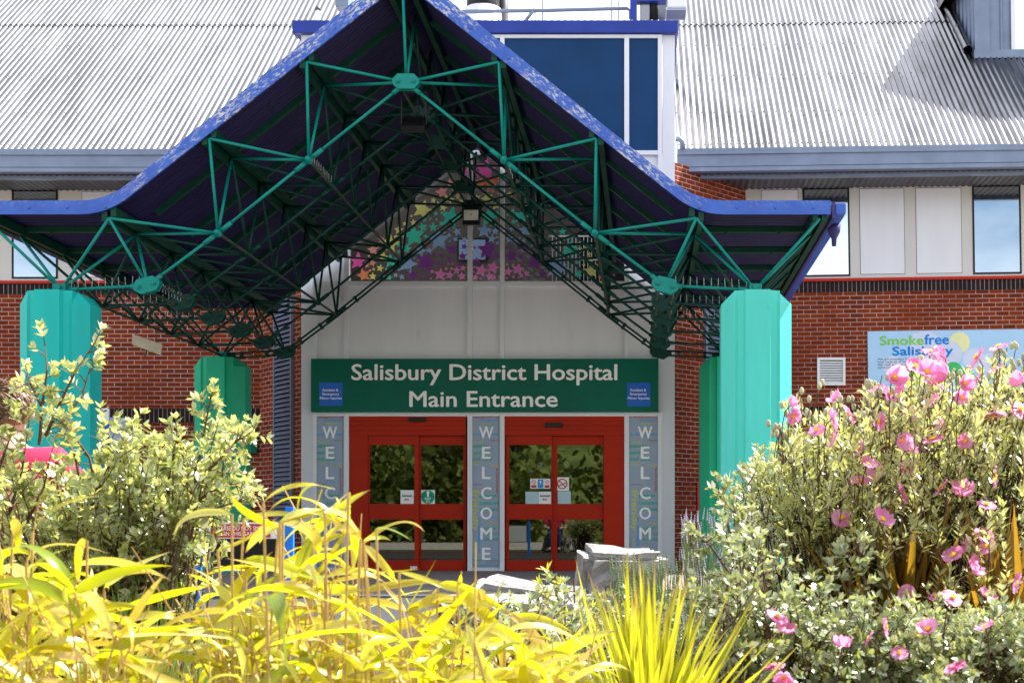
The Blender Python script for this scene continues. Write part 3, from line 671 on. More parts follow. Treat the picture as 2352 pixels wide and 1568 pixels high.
# roof profile
EZ, SX, AZ, EX = 3.41, 3.22, 5.946, 4.67
sl = (AZ - EZ) / SX
def profile(off):                                       # one side from eave to ridge, off = height above the underside line
    P = [(EX, EZ + off)]
    for t in np.linspace(0, 1, 7):                      # rounded knee
        p0, p1, p2 = (SX + .30, EZ), (SX, EZ), (SX - .24, EZ + .24 * sl)
        P.append(((1 - t) ** 2 * p0[0] + 2 * t * (1 - t) * p1[0] + t * t * p2[0], (1 - t) ** 2 * p0[1] + 2 * t * (1 - t) * p1[1] + t * t * p2[1] + off))
    for t in (.25, .5, .75): P.append(((SX - .24) * (1 - t), EZ + .24 * sl + (AZ - EZ - .24 * sl) * t + off))
    P.append((0, AZ + off * 1.0))
    return P
def fullprofile(off):
    r = profile(off); return [(-x, z) for x, z in r] + [(x, z) for x, z in reversed(r[:-1])]
lo = fullprofile(0); hi = fullprofile(.150)
hi = [(x, z + .06 * max(0, 1 - abs(x) / 2.9)) for x, z in hi]
mb = MB(); n = len(lo); YFA = 15.66
vs = [(XC + x, YFA, CZ + z) for x, z in lo] + [(XC + x, YFA, CZ + z) for x, z in hi] + [(XC + x, YFA + .03, CZ + z) for x, z in lo] + [(XC + x, YFA + .03, CZ + z) for x, z in hi]
fs = []
for i in range(n - 1):
    fs += [(i, i + 1, n + i + 1, n + i), (2 * n + i + 1, 2 * n + i, 3 * n + i, 3 * n + i + 1), (i + 1, i, 2 * n + i, 2 * n + i + 1), (n + i, n + i + 1, 3 * n + i + 1, 3 * n + i)]
fs += [(0, n, 3 * n, 2 * n), (n - 1, 3 * n - 1, 4 * n - 1, 2 * n - 1)]
mb.add(vs, fs)
for sgn in (-1, 1):                                      # bolt heads and board joints
    for t in np.linspace(.04, .93, 11):
        x = EX * (1 - t); z = EZ + (max(0, SX - x) * sl) + .075
        mb.ball((XC + sgn * x, YFA - .002, CZ + z), .020, 8, 6, (1, .6, 1))
fas = mb.build("fascia", "blue_paint_chipped", CN)
MB().add([], [])
mb = MB(); ys = np.linspace(YFA + .03, 22.70, 560); pr = fullprofile(.055); vs = []
nrm = []
for i, (x, z) in enumerate(pr):
    a, b = pr[max(0, i - 1)], pr[min(len(pr) - 1, i + 1)]; t = Vector((b[0] - a[0], b[1] - a[1])).normalized(); nrm.append((-t.y, t.x))
m_ = len(pr)
for y in ys:
    w = max(-.014, min(.014, .022 * math.sin(2 * math.pi * y / .088)))
    vs += [(XC + x + nx * w, y, CZ + z + nz_ * w) for (x, z), (nx, nz_) in zip(pr, nrm)]
mb.add(vs, [(j * m_ + i, j * m_ + i + 1, (j + 1) * m_ + i + 1, (j + 1) * m_ + i) for j in range(len(ys) - 1) for i in range(m_ - 1)])
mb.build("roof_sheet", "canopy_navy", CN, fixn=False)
# depth girders (pairs of channels) and cross purlins
for n in (0, 1, -1, 2, -2, 3, -3, 4, -4):
    for e in ((-.13, .13) if n == 0 else (-.05, .05)):
        x, z = Pn[n]; zt = EZ + max(0, SX - abs(x + e)) * sl + .035
        mb = MB().beam((XC + x + e, YFA + .035, CZ + zt - .05), (XC + x + e, 22.65, CZ + zt - .05), .06, .10)
        mb.build("girder", "girder_green", CN)
for r in range(1, 6):
    for sgn in (-1, 1):
        for (xa, xb) in ((.19, .99), (1.11, 2.05), (2.18, 2.98), (3.28, 4.50)):
            za, zb = [EZ + max(0, SX - x) * sl + .012 for x in (xa, xb)]
            mb = MB().beam((XC + sgn * xa, Yu[r], CZ + za), (XC + sgn * xb, Yu[r], CZ + zb), .085, .06)
            for t in (.25, .75):
                mb.ball(Vector((XC + sgn * xa, Yu[r], CZ + za)).lerp(Vector((XC + sgn * xb, Yu[r], CZ + zb)), t) - Vector((0, 0, .04)), .018, 6, 4)
            mb.build("purlin", "girder_green", CN)
for sgn in (-1, 1):                                      # boards along the two eaves, and the gutter stop-end
    mb = MB().box((XC + sgn * (EX + .02), YFA + .01, CZ + EZ - .04), (XC + sgn * (EX + .055), 22.7, CZ + EZ + .14))
    mb.build("eaves_board", "side_purple", CN)
    mb = MB().box((XC + sgn * (EX + .058), YFA - .0, CZ + EZ + .0), (XC + sgn * (EX + .17), 22.7, CZ + EZ + .125)); mb.build("gutter", "blue_paint_chipped", CN, bevel=.02)
    q = Vector((XC + sgn * (EX + .11), YFA + .55, CZ + EZ + .0)); MB().tube([q, q - Vector((0, 0, .08)), q - Vector((0, 0, .16)), q - Vector((0, 0, .24))], [.075, .07, .03, .025], 12).build("gutter_outlet", "side_purple", CN, smooth=True)
# columns
def column(x, y, m):
    q = [(.135, -.385), (.150, -.325), (.215, -.305), (.245, -.318), (.385, -.165)]
    half = q + [(a, -b) for a, b in reversed(q)]
    pl = half + [(-a, b) for a, b in reversed(half)]
    H = 3.265; mb = MB(); k = len(pl)
    top = [(max(-.25, min(.25, a)), max(-.30, min(.30, b))) if abs(a) > .2 else (a, b) for a, b in pl]
    vs = [(x + a, y + b, 0) for a, b in pl] + [(x + a, y + b, (H - .13 if abs(a) > .2 else H - .012)) for a, b in pl] + [(x + a, y + b, H) for a, b in top]
    fs = [(i, (i + 1) % k, k + (i + 1) % k, k + i) for i in range(k)] + [(k + i, k + (i + 1) % k, 2 * k + (i + 1) % k, 2 * k + i) for i in range(k)] + [tuple(range(2 * k, 3 * k))]
    mb.add(vs, fs); o = mb.build("column", m, CN)
    mb = MB().box((x - .19, y - .12, H + .002), (x + .19, y + .12, H + .02)).box((x - .07, y - .06, H + .02), (x + .07, y + .06, H + .12))
    mb.tube([(x, y - .10, H + .075), (x, y + .10, H + .075)], .03, 10); 
    for e in (-.14, .14): mb.tube([(x + e, y, H + .02), (x + e, y, H + .07)], .014, 8)
    mb.build("bracket", "tube_teal", o, bevel=.004)
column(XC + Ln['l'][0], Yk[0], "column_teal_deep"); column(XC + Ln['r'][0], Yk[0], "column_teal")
column(XC + Ln['l'][0], Yk[5], "column_green"); column(XC + Ln['r'][0], Yk[5], "column_green")
# anti-perching wires on the near rods
mb = MB()
for k in (0, 1, 2):
    for (n0, n1) in ((3, 'r'), ('l', -3)):
        for t in np.linspace(.12, .9, 11):
            p = LP(n0, k).lerp(LP(n1, k), t); mb.tube([p, p + Vector((rng.uniform(-.006, .006), 0, .11))], .0018, 4)
for n in (-1, 1, -3):
    for t in np.linspace(.03, .2, 11):
        p = LP(n, 0).lerp(LP(n, 5), t); mb.tube([p, p + Vector((rng.uniform(-.01, .01), 0, .10))], .0016, 4)
o = mb.build("bird_spikes", "steel_bright", CN); o["kind"] = "stuff"

# ------------------------------------------------------------------ lamps, hanging board
def floodlight(c, face, label, arm):
    T = thing("floodlight", label, "floodlight", c, "floodlights hung inside the canopy ridge")
    w, h = .26, .24
    Mx = Matrix.Translation(c) @ Matrix.Rotation(face, 4, 'X')
    b = MB(); b.box((-w / 2, -.05, -h / 2), (w / 2, .03, h / 2))
    for i in range(11): b.box((-w / 2 + .012 + i * .0225, .03, -h / 2 + .02), (-w / 2 + .018 + i * .0225, .075, h / 2 - .02))
    b.build("housing", "black_plastic", T, basis=Mx @ Matrix.Identity(4)) if False else None
    def bld(mb, nm, m, **kw):
        mb.v = [tuple(Mx @ Vector(p)) for p in mb.v]; return mb.build(nm, m, T, **kw)
    bld(b, "housing", "black_plastic")
    r = MB(); z0, z1 = -.055, .10
    r.add([(-.11, -.0505, z0), (.11, -.0505, z0), (.11, -.0505, z1), (-.11, -.0505, z1), (-.05, -.0501, .0), (.05, -.0501, .0), (.05, -.0501, .06), (-.05, -.0501, .06)],
          [(0, 1, 5, 4), (1, 2, 6, 5), (2, 3, 7, 6), (3, 0, 4, 7), (4, 5, 6, 7)])
    bld(r, "reflector", "reflector")
    bld(MB().box((-.016, -.056, .014), (.016, -.052, .046)), "led", "led_yellow")
    m = MB()
    for sx in (-1, 1): m.beam(Vector(c) + Vector((sx * (w / 2 + .01), 0, 0)), Vector(c) + Vector((sx * (w / 2 + .01), 0, arm)), .012, .03, up=Vector((0, 1, 0)))
    m.beam(Vector(c) + Vector((-w / 2 - .016, 0, arm)), Vector(c) + Vector((w / 2 + .016, 0, arm)), .03, .012)
    m.build("yoke", "black_plastic", T)
    cb = MB().tube([Vector(c) + Vector((0, .05, 0)), Vector(c) + Vector((.05, .08, .12)), Vector(c) + Vector((.02, .04, arm)), Vector(c) + Vector((.06, .1, arm + .1))], .008, 6); cb.build("cable", "black_plastic", T, smooth=True)
p0 = LP(0, 0) + Vector((.06, .16, -.42)); floodlight(p0, R(128), "black floodlight near the gable front, tilted face down with its cooling fins showing", .36)
p1 = LP(0, 5) + Vector((0, -.12, -.20)); floodlight(p1, R(0), "black floodlight facing outwards with square silver reflector, in front of the star window", .17)
hb = thing("hanging_board", "pale weathered board hanging crookedly on chains under the left of the canopy", "sign board", Wp(335, 790, 18.6))
Q = [Wp(304, 766, 18.45), Wp(370, 790, 18.75), Wp(367, 814, 18.75), Wp(303, 790, 18.45)]
MB().prism(Q, (.01, .02, 0)).build("board", "weathered_board", hb)
mb = MB()
for a, b in ((Wp(311, 770, 18.48), LP('l', 2) + Vector((0, .05, 0))), (Wp(358, 787, 18.7), LP('l', 2) + Vector((.14, .3, -.02)))):
    for i in range(9):
        p = a.lerp(b, i / 9); q = a.lerp(b, (i + .8) / 9); mb.tube([p, q], .006, 5)
mb.tube([Wp(338, 803, 18.6), Wp(333, 818, 18.6)], .009, 5)
mb.build("chain", "rusty_rod", hb)

# ------------------------------------------------------------------ signs on the building
sg = thing("hospital_sign", "long dark green sign board reading Salisbury District Hospital Main Entrance over the doors", "sign", Wp(1113, 945, YF - .1))
MB().pbox(714, 1512.5, 823, 945, YF - .10, .098).build("board", "sign_green", sg, bevel=.005)
mb = MB(); ptext(mb, "Salisbury District Hospital", 807, 1418, 835, 884, YF - .106, .022); ptext(mb, "Main Entrance", 940, 1281, 897, 934, YF - .106, .028)
mb.build("lettering", "letter_white", sg)
for x in (733, 1440):
    bd = MB().pbox(x, x + 54, 878, 931 + (1 if x > 1000 else 0), YF - .1065, .006).build("badge", "badge_blue", sg)
    mb = MB()
    ptext(mb, "Accident &", x + 7, x + 44, 891.5, 898, YF - .108, .02); ptext(mb, "Emergency", x + 7.5, x + 46, 901, 908.5, YF - .108, .02); ptext(mb, "Minor Injuries", x + 2, x + 52, 910.5, 918, YF - .108, .02)
    mb.build("lettering", "letter_white", bd)
def welcome(x0, label):
    T = thing("welcome_panel", label, "welcome panel", Wp(x0 + 33, 1300, YF), "welcome panels beside the doors")
    w = 65; X = lambda t: x0 + t * w; Yp = lambda t: 953 + t * 347
    MB().pbox(x0, x0 + w, 953, 1300, YF + .030, .028).build("panel", "panel_lilac", T)
    Y = YF + .0275; mb = MB(); y0 = .072
    for i, ch in enumerate("WELCOME"):
        hw = dict(W=.26, M=.21, O=.21, C=.19).get(ch, .155)
        ptext(mb, ch, X(.56 - hw), X(.56 + hw), Yp(.073 + i * .1335), Yp(.073 + i * .1335 + .081), Y - .002, .03)
    mb.build("lettering", "letter_white", T)
    g = {k: MB() for k in ("word_red", "word_blue", "word_yellow", "word_green")}
    Wd = [("word_red", "respons", .04, .99, .004, .024, 0), ("word_blue", "professio", .36, .99, .026, .042, 0), ("word_yellow", "friendly", .42, .80, .048, .064, 0),
          ("word_blue", "professional", .05, .99, .117, .138, 0), ("word_red", "respons", .70, .99, .163, .173, 0), ("word_yellow", "friendly", .08, .46, .170, .188, 0),
          ("word_green", "patient", .01, .62, .190, .220, 0), ("word_green", "centred", .01, .70, .232, .258, 0), ("word_green", "and safe", .01, .76, .275, .300, 0),
          ("word_yellow", "friendly", .01, .38, .313, .332, 0), ("word_yellow", "friendly", .68, .99, .322, .342, 0), ("word_red", "responsive", .88, .99, .352, .515, 90),
          ("word_red", "responsive", .03, .45, .452, .464, 0), ("word_yellow", "friendly", .01, .32, .490, .765, -90), ("word_green", "patient", .34, .93, .520, .550, 0),
          ("word_green", "centred", .33, .99, .565, .590, 0), ("word_green", "and safe", .33, .99, .607, .632, 0), ("word_blue", "professional", .68, .96, .672, .682, 0),
          ("word_yellow", "friendly", .64, .99, .706, .726, 0), ("word_blue", "professional", .25, .36, .678, .905, 90), ("word_green", "patient", .50, .93, .735, .757, 0),
          ("word_green", "centred", .50, .99, .772, .792, 0), ("word_green", "and safe", .48, .99, .806, .826, 0), ("word_yellow", "friendly", .06, .18, .810, .915, -90),
          ("word_green", "patient centred", .03, .99, .948, .968, 0), ("word_red", "responsive", .60, .99, .970, .979, 0), ("word_blue", "professional", .03, .99, .985, .998, 0)]
    for m, t, a, b, c_, d, r in Wd: ptext(g[m], t, X(a), X(b), Yp(c_), Yp(d), Y, .035, r)
    for m, q in g.items(): q.build("words", m, T)
welcome(721.5, "lilac welcome panel left of the left red doors, half hidden by yellow bamboo")
welcome(1080.5, "lilac welcome panel between the two pairs of red doors, seen down to the ground")
welcome(1445.5, "lilac welcome panel right of the right red doors, its foot behind the boulder")
# notices stuck on the doors
def notice(name, label, cat, x0, x1, y0, y1, m, Y, parts=()):
    T = thing(name, label, cat, Wp((x0 + x1) / 2, y1, Y)); MB().pbox(x0, x1, y0, y1, Y, .002).build("sheet", m, T)
    for fn, mm, nm in parts:
        mb = MB(); fn(mb); mb.build(nm, mm, T)
def disc(mb, cx, cy, r, Y, n=28, inner=None):
    if inner is None:
        mb.add([Wp(cx + r * math.cos(2 * math.pi * i / n), cy + r * math.sin(2 * math.pi * i / n), Y) for i in range(n)], [tuple(range(n))])
    else:
        mb.add([Wp(cx + q * math.cos(2 * math.pi * i / n), cy + q * math.sin(2 * math.pi * i / n), Y) for q in (r, inner) for i in range(n)], [(i, (i + 1) % n, n + (i + 1) % n, n + i) for i in range(n)])
def quadp(mb, pts, Y): mb.add([Wp(x, y, Y) for x, y in pts], [tuple(range(len(pts)))])
Ya, Yb = YF + .073, YF + .123
def autodoor(x, Y):
    def f(mb): ptext(mb, "Automatic", x + 3, x + 27, 1134, 1140, Y - .002, .03); ptext(mb, "door", x + 9, x + 20, 1142.5, 1148, Y - .002, .03)
    return f
notice("door_notice", "white Automatic door notice on the left doors", "notice", 920, 950.5, 1124.5, 1156, "white_paper", Ya, [(autodoor(920, Ya), "ink_dark", "lettering")])
notice("door_notice", "white Automatic door notice on the right doors", "notice", 1237, 1266, 1128, 1157, "white_paper", Ya, [(autodoor(1237, Ya), "ink_dark", "lettering")])
def wayin(mb):
    ptext(mb, "WAY", 975, 990, 1141.5, 1146.5, Yb - .005, .03); ptext(mb, "IN", 979, 986, 1148, 1152.5, Yb - .005, .03)
    quadp(mb, [(981, 1140), (981, 1131), (978, 1131), (983, 1125.5), (988, 1131), (985, 1131), (985, 1140)], Yb - .005)
notice("way_in_sign", "white square with green disc reading Way In on the left doors", "notice", 966.5, 999, 1124, 1156, "white_paper", Yb,
       [(lambda mb: disc(mb, 982.7, 1140, 15.5, Yb - .002), "paper_green", "disc"), (wayin, "letter_white", "lettering")])
def nosmoke(cx, cy, r, Y):
    def f(mb):
        disc(mb, cx, cy, r, Y, inner=r * .78); quadp(mb, [(cx - r * .65, cy - r * .5), (cx - r * .5, cy - r * .65), (cx + r * .65, cy + r * .5), (cx + r * .5, cy + r * .65)], Y)
    return f
notice("safety_stickers", "strip of small safety symbols above the pale notice on the right doors", "notice", 1218, 1264, 1098.5, 1121, "white_paper", Ya,
       [(nosmoke(1226, 1106, 5, Ya - .002), "sticker_red", "symbol"), (lambda mb: (quadp(mb, [(1220, 1113), (1232, 1113), (1232, 1119), (1220, 1119)], Ya - .002), quadp(mb, [(1251, 1113), (1262, 1113), (1262, 1119), (1251, 1119)], Ya - .002)), "sticker_red", "caption"),
        (lambda mb: quadp(mb, [(1235, 1100), (1248, 1100), (1248, 1120), (1235, 1120)], Ya - .002), "sticker_blue", "patch"), (nosmoke(1257, 1106, 4.5, Ya - .002), "sticker_red", "symbol"),
        (lambda mb: quadp(mb, [(1240.5, 1111), (1240.5, 1106), (1238.5, 1106), (1241.5, 1102), (1244.5, 1106), (1242.5, 1106), (1242.5, 1111)], Ya - .004), "letter_white", "arrow")])
notice("pale_notice", "pale blue notice left of the Automatic door notice on the right doors", "notice", 1207, 1236.5, 1128, 1157, "sticker_pale", Ya)
notice("pale_notice", "pale blue notice low on the rightmost door leaf, under the no smoking sign", "notice", 1281, 1311, 1127, 1158, "sticker_pale", Yb)
notice("no_smoking_sign", "large no smoking sign with red ring on the rightmost door leaf", "notice", 1280, 1307, 1095, 1126, "white_paper", Yb,
       [(nosmoke(1291.5, 1110, 12, Yb - .003), "sticker_red", "ring"), (lambda mb: quadp(mb, [(1283, 1114), (1299, 1107), (1300, 1109), (1284, 1116)], Yb - .0015), "ink_dark", "cigarette")])
# things on the brick walls
def onright(o):
    for ch in o.children: pass
pos = thing("smokefree_poster", "pale blue Smokefree Salisbury poster with sun and clouds on the right brick wall", "poster", Wp(2200, 900, YW - .03))
PY = YW - .03
PT = Matrix.Translation(PIV) @ Matrix.Rotation(-.0145, 4, 'Y') @ Matrix.Translation(-PIV)
def pb(mb, nm, m, par=pos, **kw):
    mb.v = [tuple(PT @ Vector(v)) for v in mb.v]; return mb.build(nm, m, par, **kw)
MBp = MB().pbox(1991, 2560, 767, 908, PY, .026); pb(MBp, "board", "poster_sky", bevel=.003)
off = 4.5
mb = MB()
for (cx, cy, r) in ((2124, 800, 45), (2180, 815, 28), (2048, 835, 16), (2035, 843, 12), (2065, 842, 12), (2235, 830, 26), (2270, 838, 22), (2100, 775, 7)): disc(mb, cx, cy + off, r if cy - r > 764 else cy - 764, PY - .001 - .0002 * (cx % 9))
pb(mb, "cloud", "poster_cloud")
mb = MB(); disc(mb, 2202, 791 + off, 24, PY - .0004); pb(mb, "sun_disc", "poster_sun")
mb = MB()
for (cx, cy, r) in ((2187, 855, 20), (2215, 878, 24), (2290, 860, 22)): disc(mb, cx, cy + off, r, PY - .003 - .00005 * (cx % 7))
pb(mb, "tree_drawing", "poster_leaf")
mb = MB()
for (cx, cy, r) in ((2106, 873, 20), (2080, 885, 14), (2150, 890, 16)): disc(mb, cx, min(cy, 905 - r) + off * 0, r, PY - .0036 - .00005 * (cx % 7))
pb(mb, "bush_drawing", "poster_lime")
mb = MB(); ptext(mb, "Smoke", 2019, 2120, 774 + off - 1, 796 + off - 1, PY - .005, .035); pb(mb, "lettering", "poster_green")
mb = MB(); ptext(mb, "free", 2121, 2178, 772 + off - 1, 796 + off - 1, PY - .005, .035); ptext(mb, "Salisbury", 2047, 2187, 799 + off - 1, 826 + off - 1, PY - .005, .035); pb(mb, "lettering", "poster_blue")
mb = MB()
for i, t in enumerate(("We are creating a healthier environment for", "have made all of our hospital", "that staff, patients and visit", "anywhere on the premises.")):
    ptext(mb, t, 2013, (2165, 2109, 2102, 2076)[i], 825.5 + i * 6.3 + off - 1, 831 + i * 6.3 + off - 1, PY - .005, 0)
pb(mb, "lettering", "ink_dark")
vg = thing("vent_grille", "square white louvred vent on the right brick wall beside the column", "vent", Wp(1909, 884, YW - .03))
mb = MB(); 
for q in ((1877, 1942, 820, 826), (1877, 1942, 878, 884), (1877, 1883, 826, 878), (1936, 1942, 826, 878)): mb.pbox(*q, YW - .04, .035)
mb.build("frame", "white_plastic", vg, bevel=.004)
mb = MB()
for i in range(9):
    y = 829 + i * 5.6; a, b = Wp(1882, y, YW), Wp(1937, y + 3.4, YW)
    mb.prism([(a.x, YW - .012, a.z), (b.x, YW - .012, a.z), (b.x, YW - .035, b.z), (a.x, YW - .035, b.z)], (0, 0, -.006))
mb.build("slats", "white_plastic", vg)
MB().pbox(1882, 1937, 825, 879, YW - .008, .004).build("backing", "black_plastic", vg)
fa = thing("red_framed_notice", "small red framed notice on the brick beside the back right column", "notice", (.9, 23.3, 1.2))
a = Vector((.483, 22.9, 0)); b = Vector((1.73, YW, 0)); d = (b - a).normalized(); n = Vector((d.y, -d.x, 0)); p = a + d * .56 + n * .01; q = p + d * .30
z0, z1 = CZ + (VY - 1200) / 144, CZ + (VY - 1105) / 144
MB().prism([p + Vector((0, 0, z0)), q + Vector((0, 0, z0)), q + Vector((0, 0, z1)), p + Vector((0, 0, z1))], n * .02).build("frame", "alarm_red", fa)
p, q = p + d * .04 + n * .021, q - d * .04 + n * .021
MB().prism([p + Vector((0, 0, z0 + .05)), q + Vector((0, 0, z0 + .05)), q + Vector((0, 0, z1 - .05)), p + Vector((0, 0, z1 - .05))], n * .004).build("sheet", "ink_dark", fa)
gs = thing("green_wall_sign", "small green sign on the brick right of the back left column", "sign", Wp(570, 1040, YW - .05))
MB().pbox(540, 590, 985, 1040, YW - .05, .045).build("board", "sign_green", gs, bevel=.004)
mb = MB(); disc(mb, 563, 1017, 6, YW - .053); mb.build("mark", "letter_white", gs)
nb = thing("notice_board", "blue notice board with white header standing beside the left column", "notice board", Wp(215, 1310, 20.5))
MB().pbox(170, 250, 937, 968, 20.5, .04).build("header", "white_paper", nb); MB().pbox(170, 248, 968.3, 1090, 20.5, .04).build("panel", "badge_blue", nb)
mb = MB(); mb.pbox(234, 244, 940, 944.5, 20.49, .006); mb.build("logo", "badge_blue", nb)
mb = MB()
for i, w in enumerate((30, 12, 38, 26, 34)): mb.pbox(196, 196 + w, 971 + i * 6, 972.3 + i * 6, 20.49, .006)
mb.build("text_lines", "white_paper", nb)
a = Wp(176, 1090, 20.52); b = Wp(242, 1090, 20.52); mb = MB()
for e in (a, b): mb.tube([(e.x, 20.52, 0), (e.x, 20.52, e.z)], .03, 8)
mb.build("legs", "post_blue", nb)
# garden sign on blue posts
GY = 11.2
gsn = thing("garden_sign", "red and black no smoking sign on two blue posts behind the yellow bamboo", "sign", Wp(560, 1400, GY))
for (x0, x1, yt) in ((448, 461, 1180), (655, 673, 1163)):
    p, q = Wp(x0, yt, GY), Wp(x1, yt, GY); MB().box((p.x, GY, 0), (q.x, GY + .05, p.z)).build("post", "post_blue", gsn, bevel=.004)
MB().pbox(480, 654, 1198, 1310, GY + .012, .02).build("board", "white_paper", gsn)
MB().pbox(484, 621, 1202, 1233, GY + .008, .004).build("red_band", "sticker_red", gsn)
MB().pbox(484, 650, 1236, 1306, GY + .008, .004).build("black_band", "black_plastic", gsn)
mb = MB(); ptext(mb, "PLEASE DO NOT SMOKE", 497, 616, 1207, 1217, GY + .005, .01); ptext(mb, "IN THIS GARDEN", 516, 604, 1220, 1229, GY + .005, .01); mb.build("lettering", "letter_white", gsn)

# ------------------------------------------------------------------ boulders
def boulder(label, c, size, seed, rot=0, strata=True):
    bm = bmesh.new(); bmesh.ops.create_cube(bm, size=1)
    from mathutils import noise as N
    bmesh.ops.bevel(bm, geom=list(bm.edges), offset=.10, segments=2, affect='EDGES')
    bmesh.ops.triangulate(bm, faces=bm.faces); bmesh.ops.subdivide_edges(bm, edges=list(bm.edges), cuts=4, use_grid_fill=True)
    bm.normal_update(); o_ = Vector((seed * 3.1, seed, 0)); mv = []
    for v in bm.verts:
        p = v.co; d = N.noise(p * 1.6 + o_) * .13 + N.noise(p * 4 + o_) * .05 + N.noise(p * 11 + o_) * .022
        cell = N.voronoi(p * 2.6 + o_)[0]; d -= .05 * max(0, .12 - (cell[1] - cell[0])) / .12
        mv.append(p + Vector((p.x, p.y, p.z * .7)).normalized() * d + Vector((p.z * .10, 0, -p.x * (.20 if seed == 8 else .05) + p.y * .12)))
    for v, c_ in zip(bm.verts, mv): v.co = c_
    me = bpy.data.meshes.new("boulder")
    bmesh.ops.scale(bm, vec=size, verts=bm.verts); bm.to_mesh(me); bm.free(); me.materials.append(MATS["stone"])
    o = bpy.data.objects.new("boulder", me); COL.objects.link(o); o.location = c; o.rotation_euler = (0, 0, rot)
    tag(o, label, "boulder", "boulders edging the garden"); return o
boulder("tallest pale boulder, flat topped, in front of the right doors behind the spiky yellow plant", Wp(1420, 1332, 8.2) , (.47, .45, .36), 3, .1)
boulder("broad low boulder in front of the middle welcome panel, its left end highest", Wp(1215, 1424, 7.2), (.54, .42, .36), 8, -.1)
boulder("flat boulder lowest of the group, just above the bamboo tips", Wp(1130, 1435, 6.4), (.5, .4, .24), 12, .3)
boulder("big block hidden behind the left shrub that the person sits on", (-2.45, 5.75, .2), (.7, .55, .50), 21, .2)

# ------------------------------------------------------------------ plants
class Leaves:
    """many leaves gathered into one mesh"""
    T = np.array([(0, 0, 0), (-.40, .28, .03), (0, .28, -.035), (.40, .28, .03), (-.45, .62, .03), (0, .62, -.045), (.45, .62, .03), (0, 1, -.02)], float)
    FT = [(0, 2, 1), (0, 3, 2), (1, 2, 5, 4), (2, 3, 6, 5), (4, 5, 7), (5, 6, 7)]
    def __init__(s): s.a = []
    def add(s, p, d, n, l, w, bend=0.0): s.a.append((*p, *d, *n, l, w, bend))
    def build(s, name, m, parent):
        A = np.array(s.a, float); p, d, n, l, w, bd = A[:, 0:3], A[:, 3:6], A[:, 6:9], A[:, 9:10], A[:, 10:11], A[:, 11:12]
        d /= np.linalg.norm(d, axis=1, keepdims=True); r = np.cross(d, n); r /= np.linalg.norm(r, axis=1, keepdims=True) + 1e-9; n = np.cross(r, d)
        k = len(A); V = np.empty((k, 8, 3))
        for i, (x, y, z) in enumerate(s.T):
            V[:, i] = p + r * (x * w) + d * (y * l) + n * (z * w - bd * l * y * y)
        V = V.reshape(-1, 3)
        tri = np.array([f for f in s.FT if len(f) == 3]); quad = np.array([f for f in s.FT if len(f) == 4])
        base = (np.arange(k) * 8)[:, None, None]
        t = (tri[None] + base).reshape(-1, 3); q = (quad[None] + base).reshape(-1, 4)
        return np_mesh(name, V, t, q, m, parent)
def np_mesh(name, V, t, q, m, parent, uv=None):
    me = bpy.data.meshes.new(name); me.vertices.add(len(V)); me.vertices.foreach_set("co", V.ravel())
    nl = t.size + q.size; me.loops.add(nl); me.loops.foreach_set("vertex_index", np.concatenate([t.ravel(), q.ravel()]).astype(np.int32))
    npoly = len(t) + len(q); me.polygons.add(npoly)
    me.polygons.foreach_set("loop_start", np.concatenate([np.arange(len(t)) * 3, t.size + np.arange(len(q)) * 4]).astype(np.int32))
    me.polygons.foreach_set("use_smooth", np.ones(npoly, bool))
    if uv is not None:
        l = me.uv_layers.new(name="UVMap"); li = np.concatenate([t.ravel(), q.ravel()]).astype(int); l.data.foreach_set("uv", uv[li].ravel())
    me.update(calc_edges=True); me.materials.append(MATS[m])
    o = bpy.data.objects.new(name, me); link(o, parent); return o
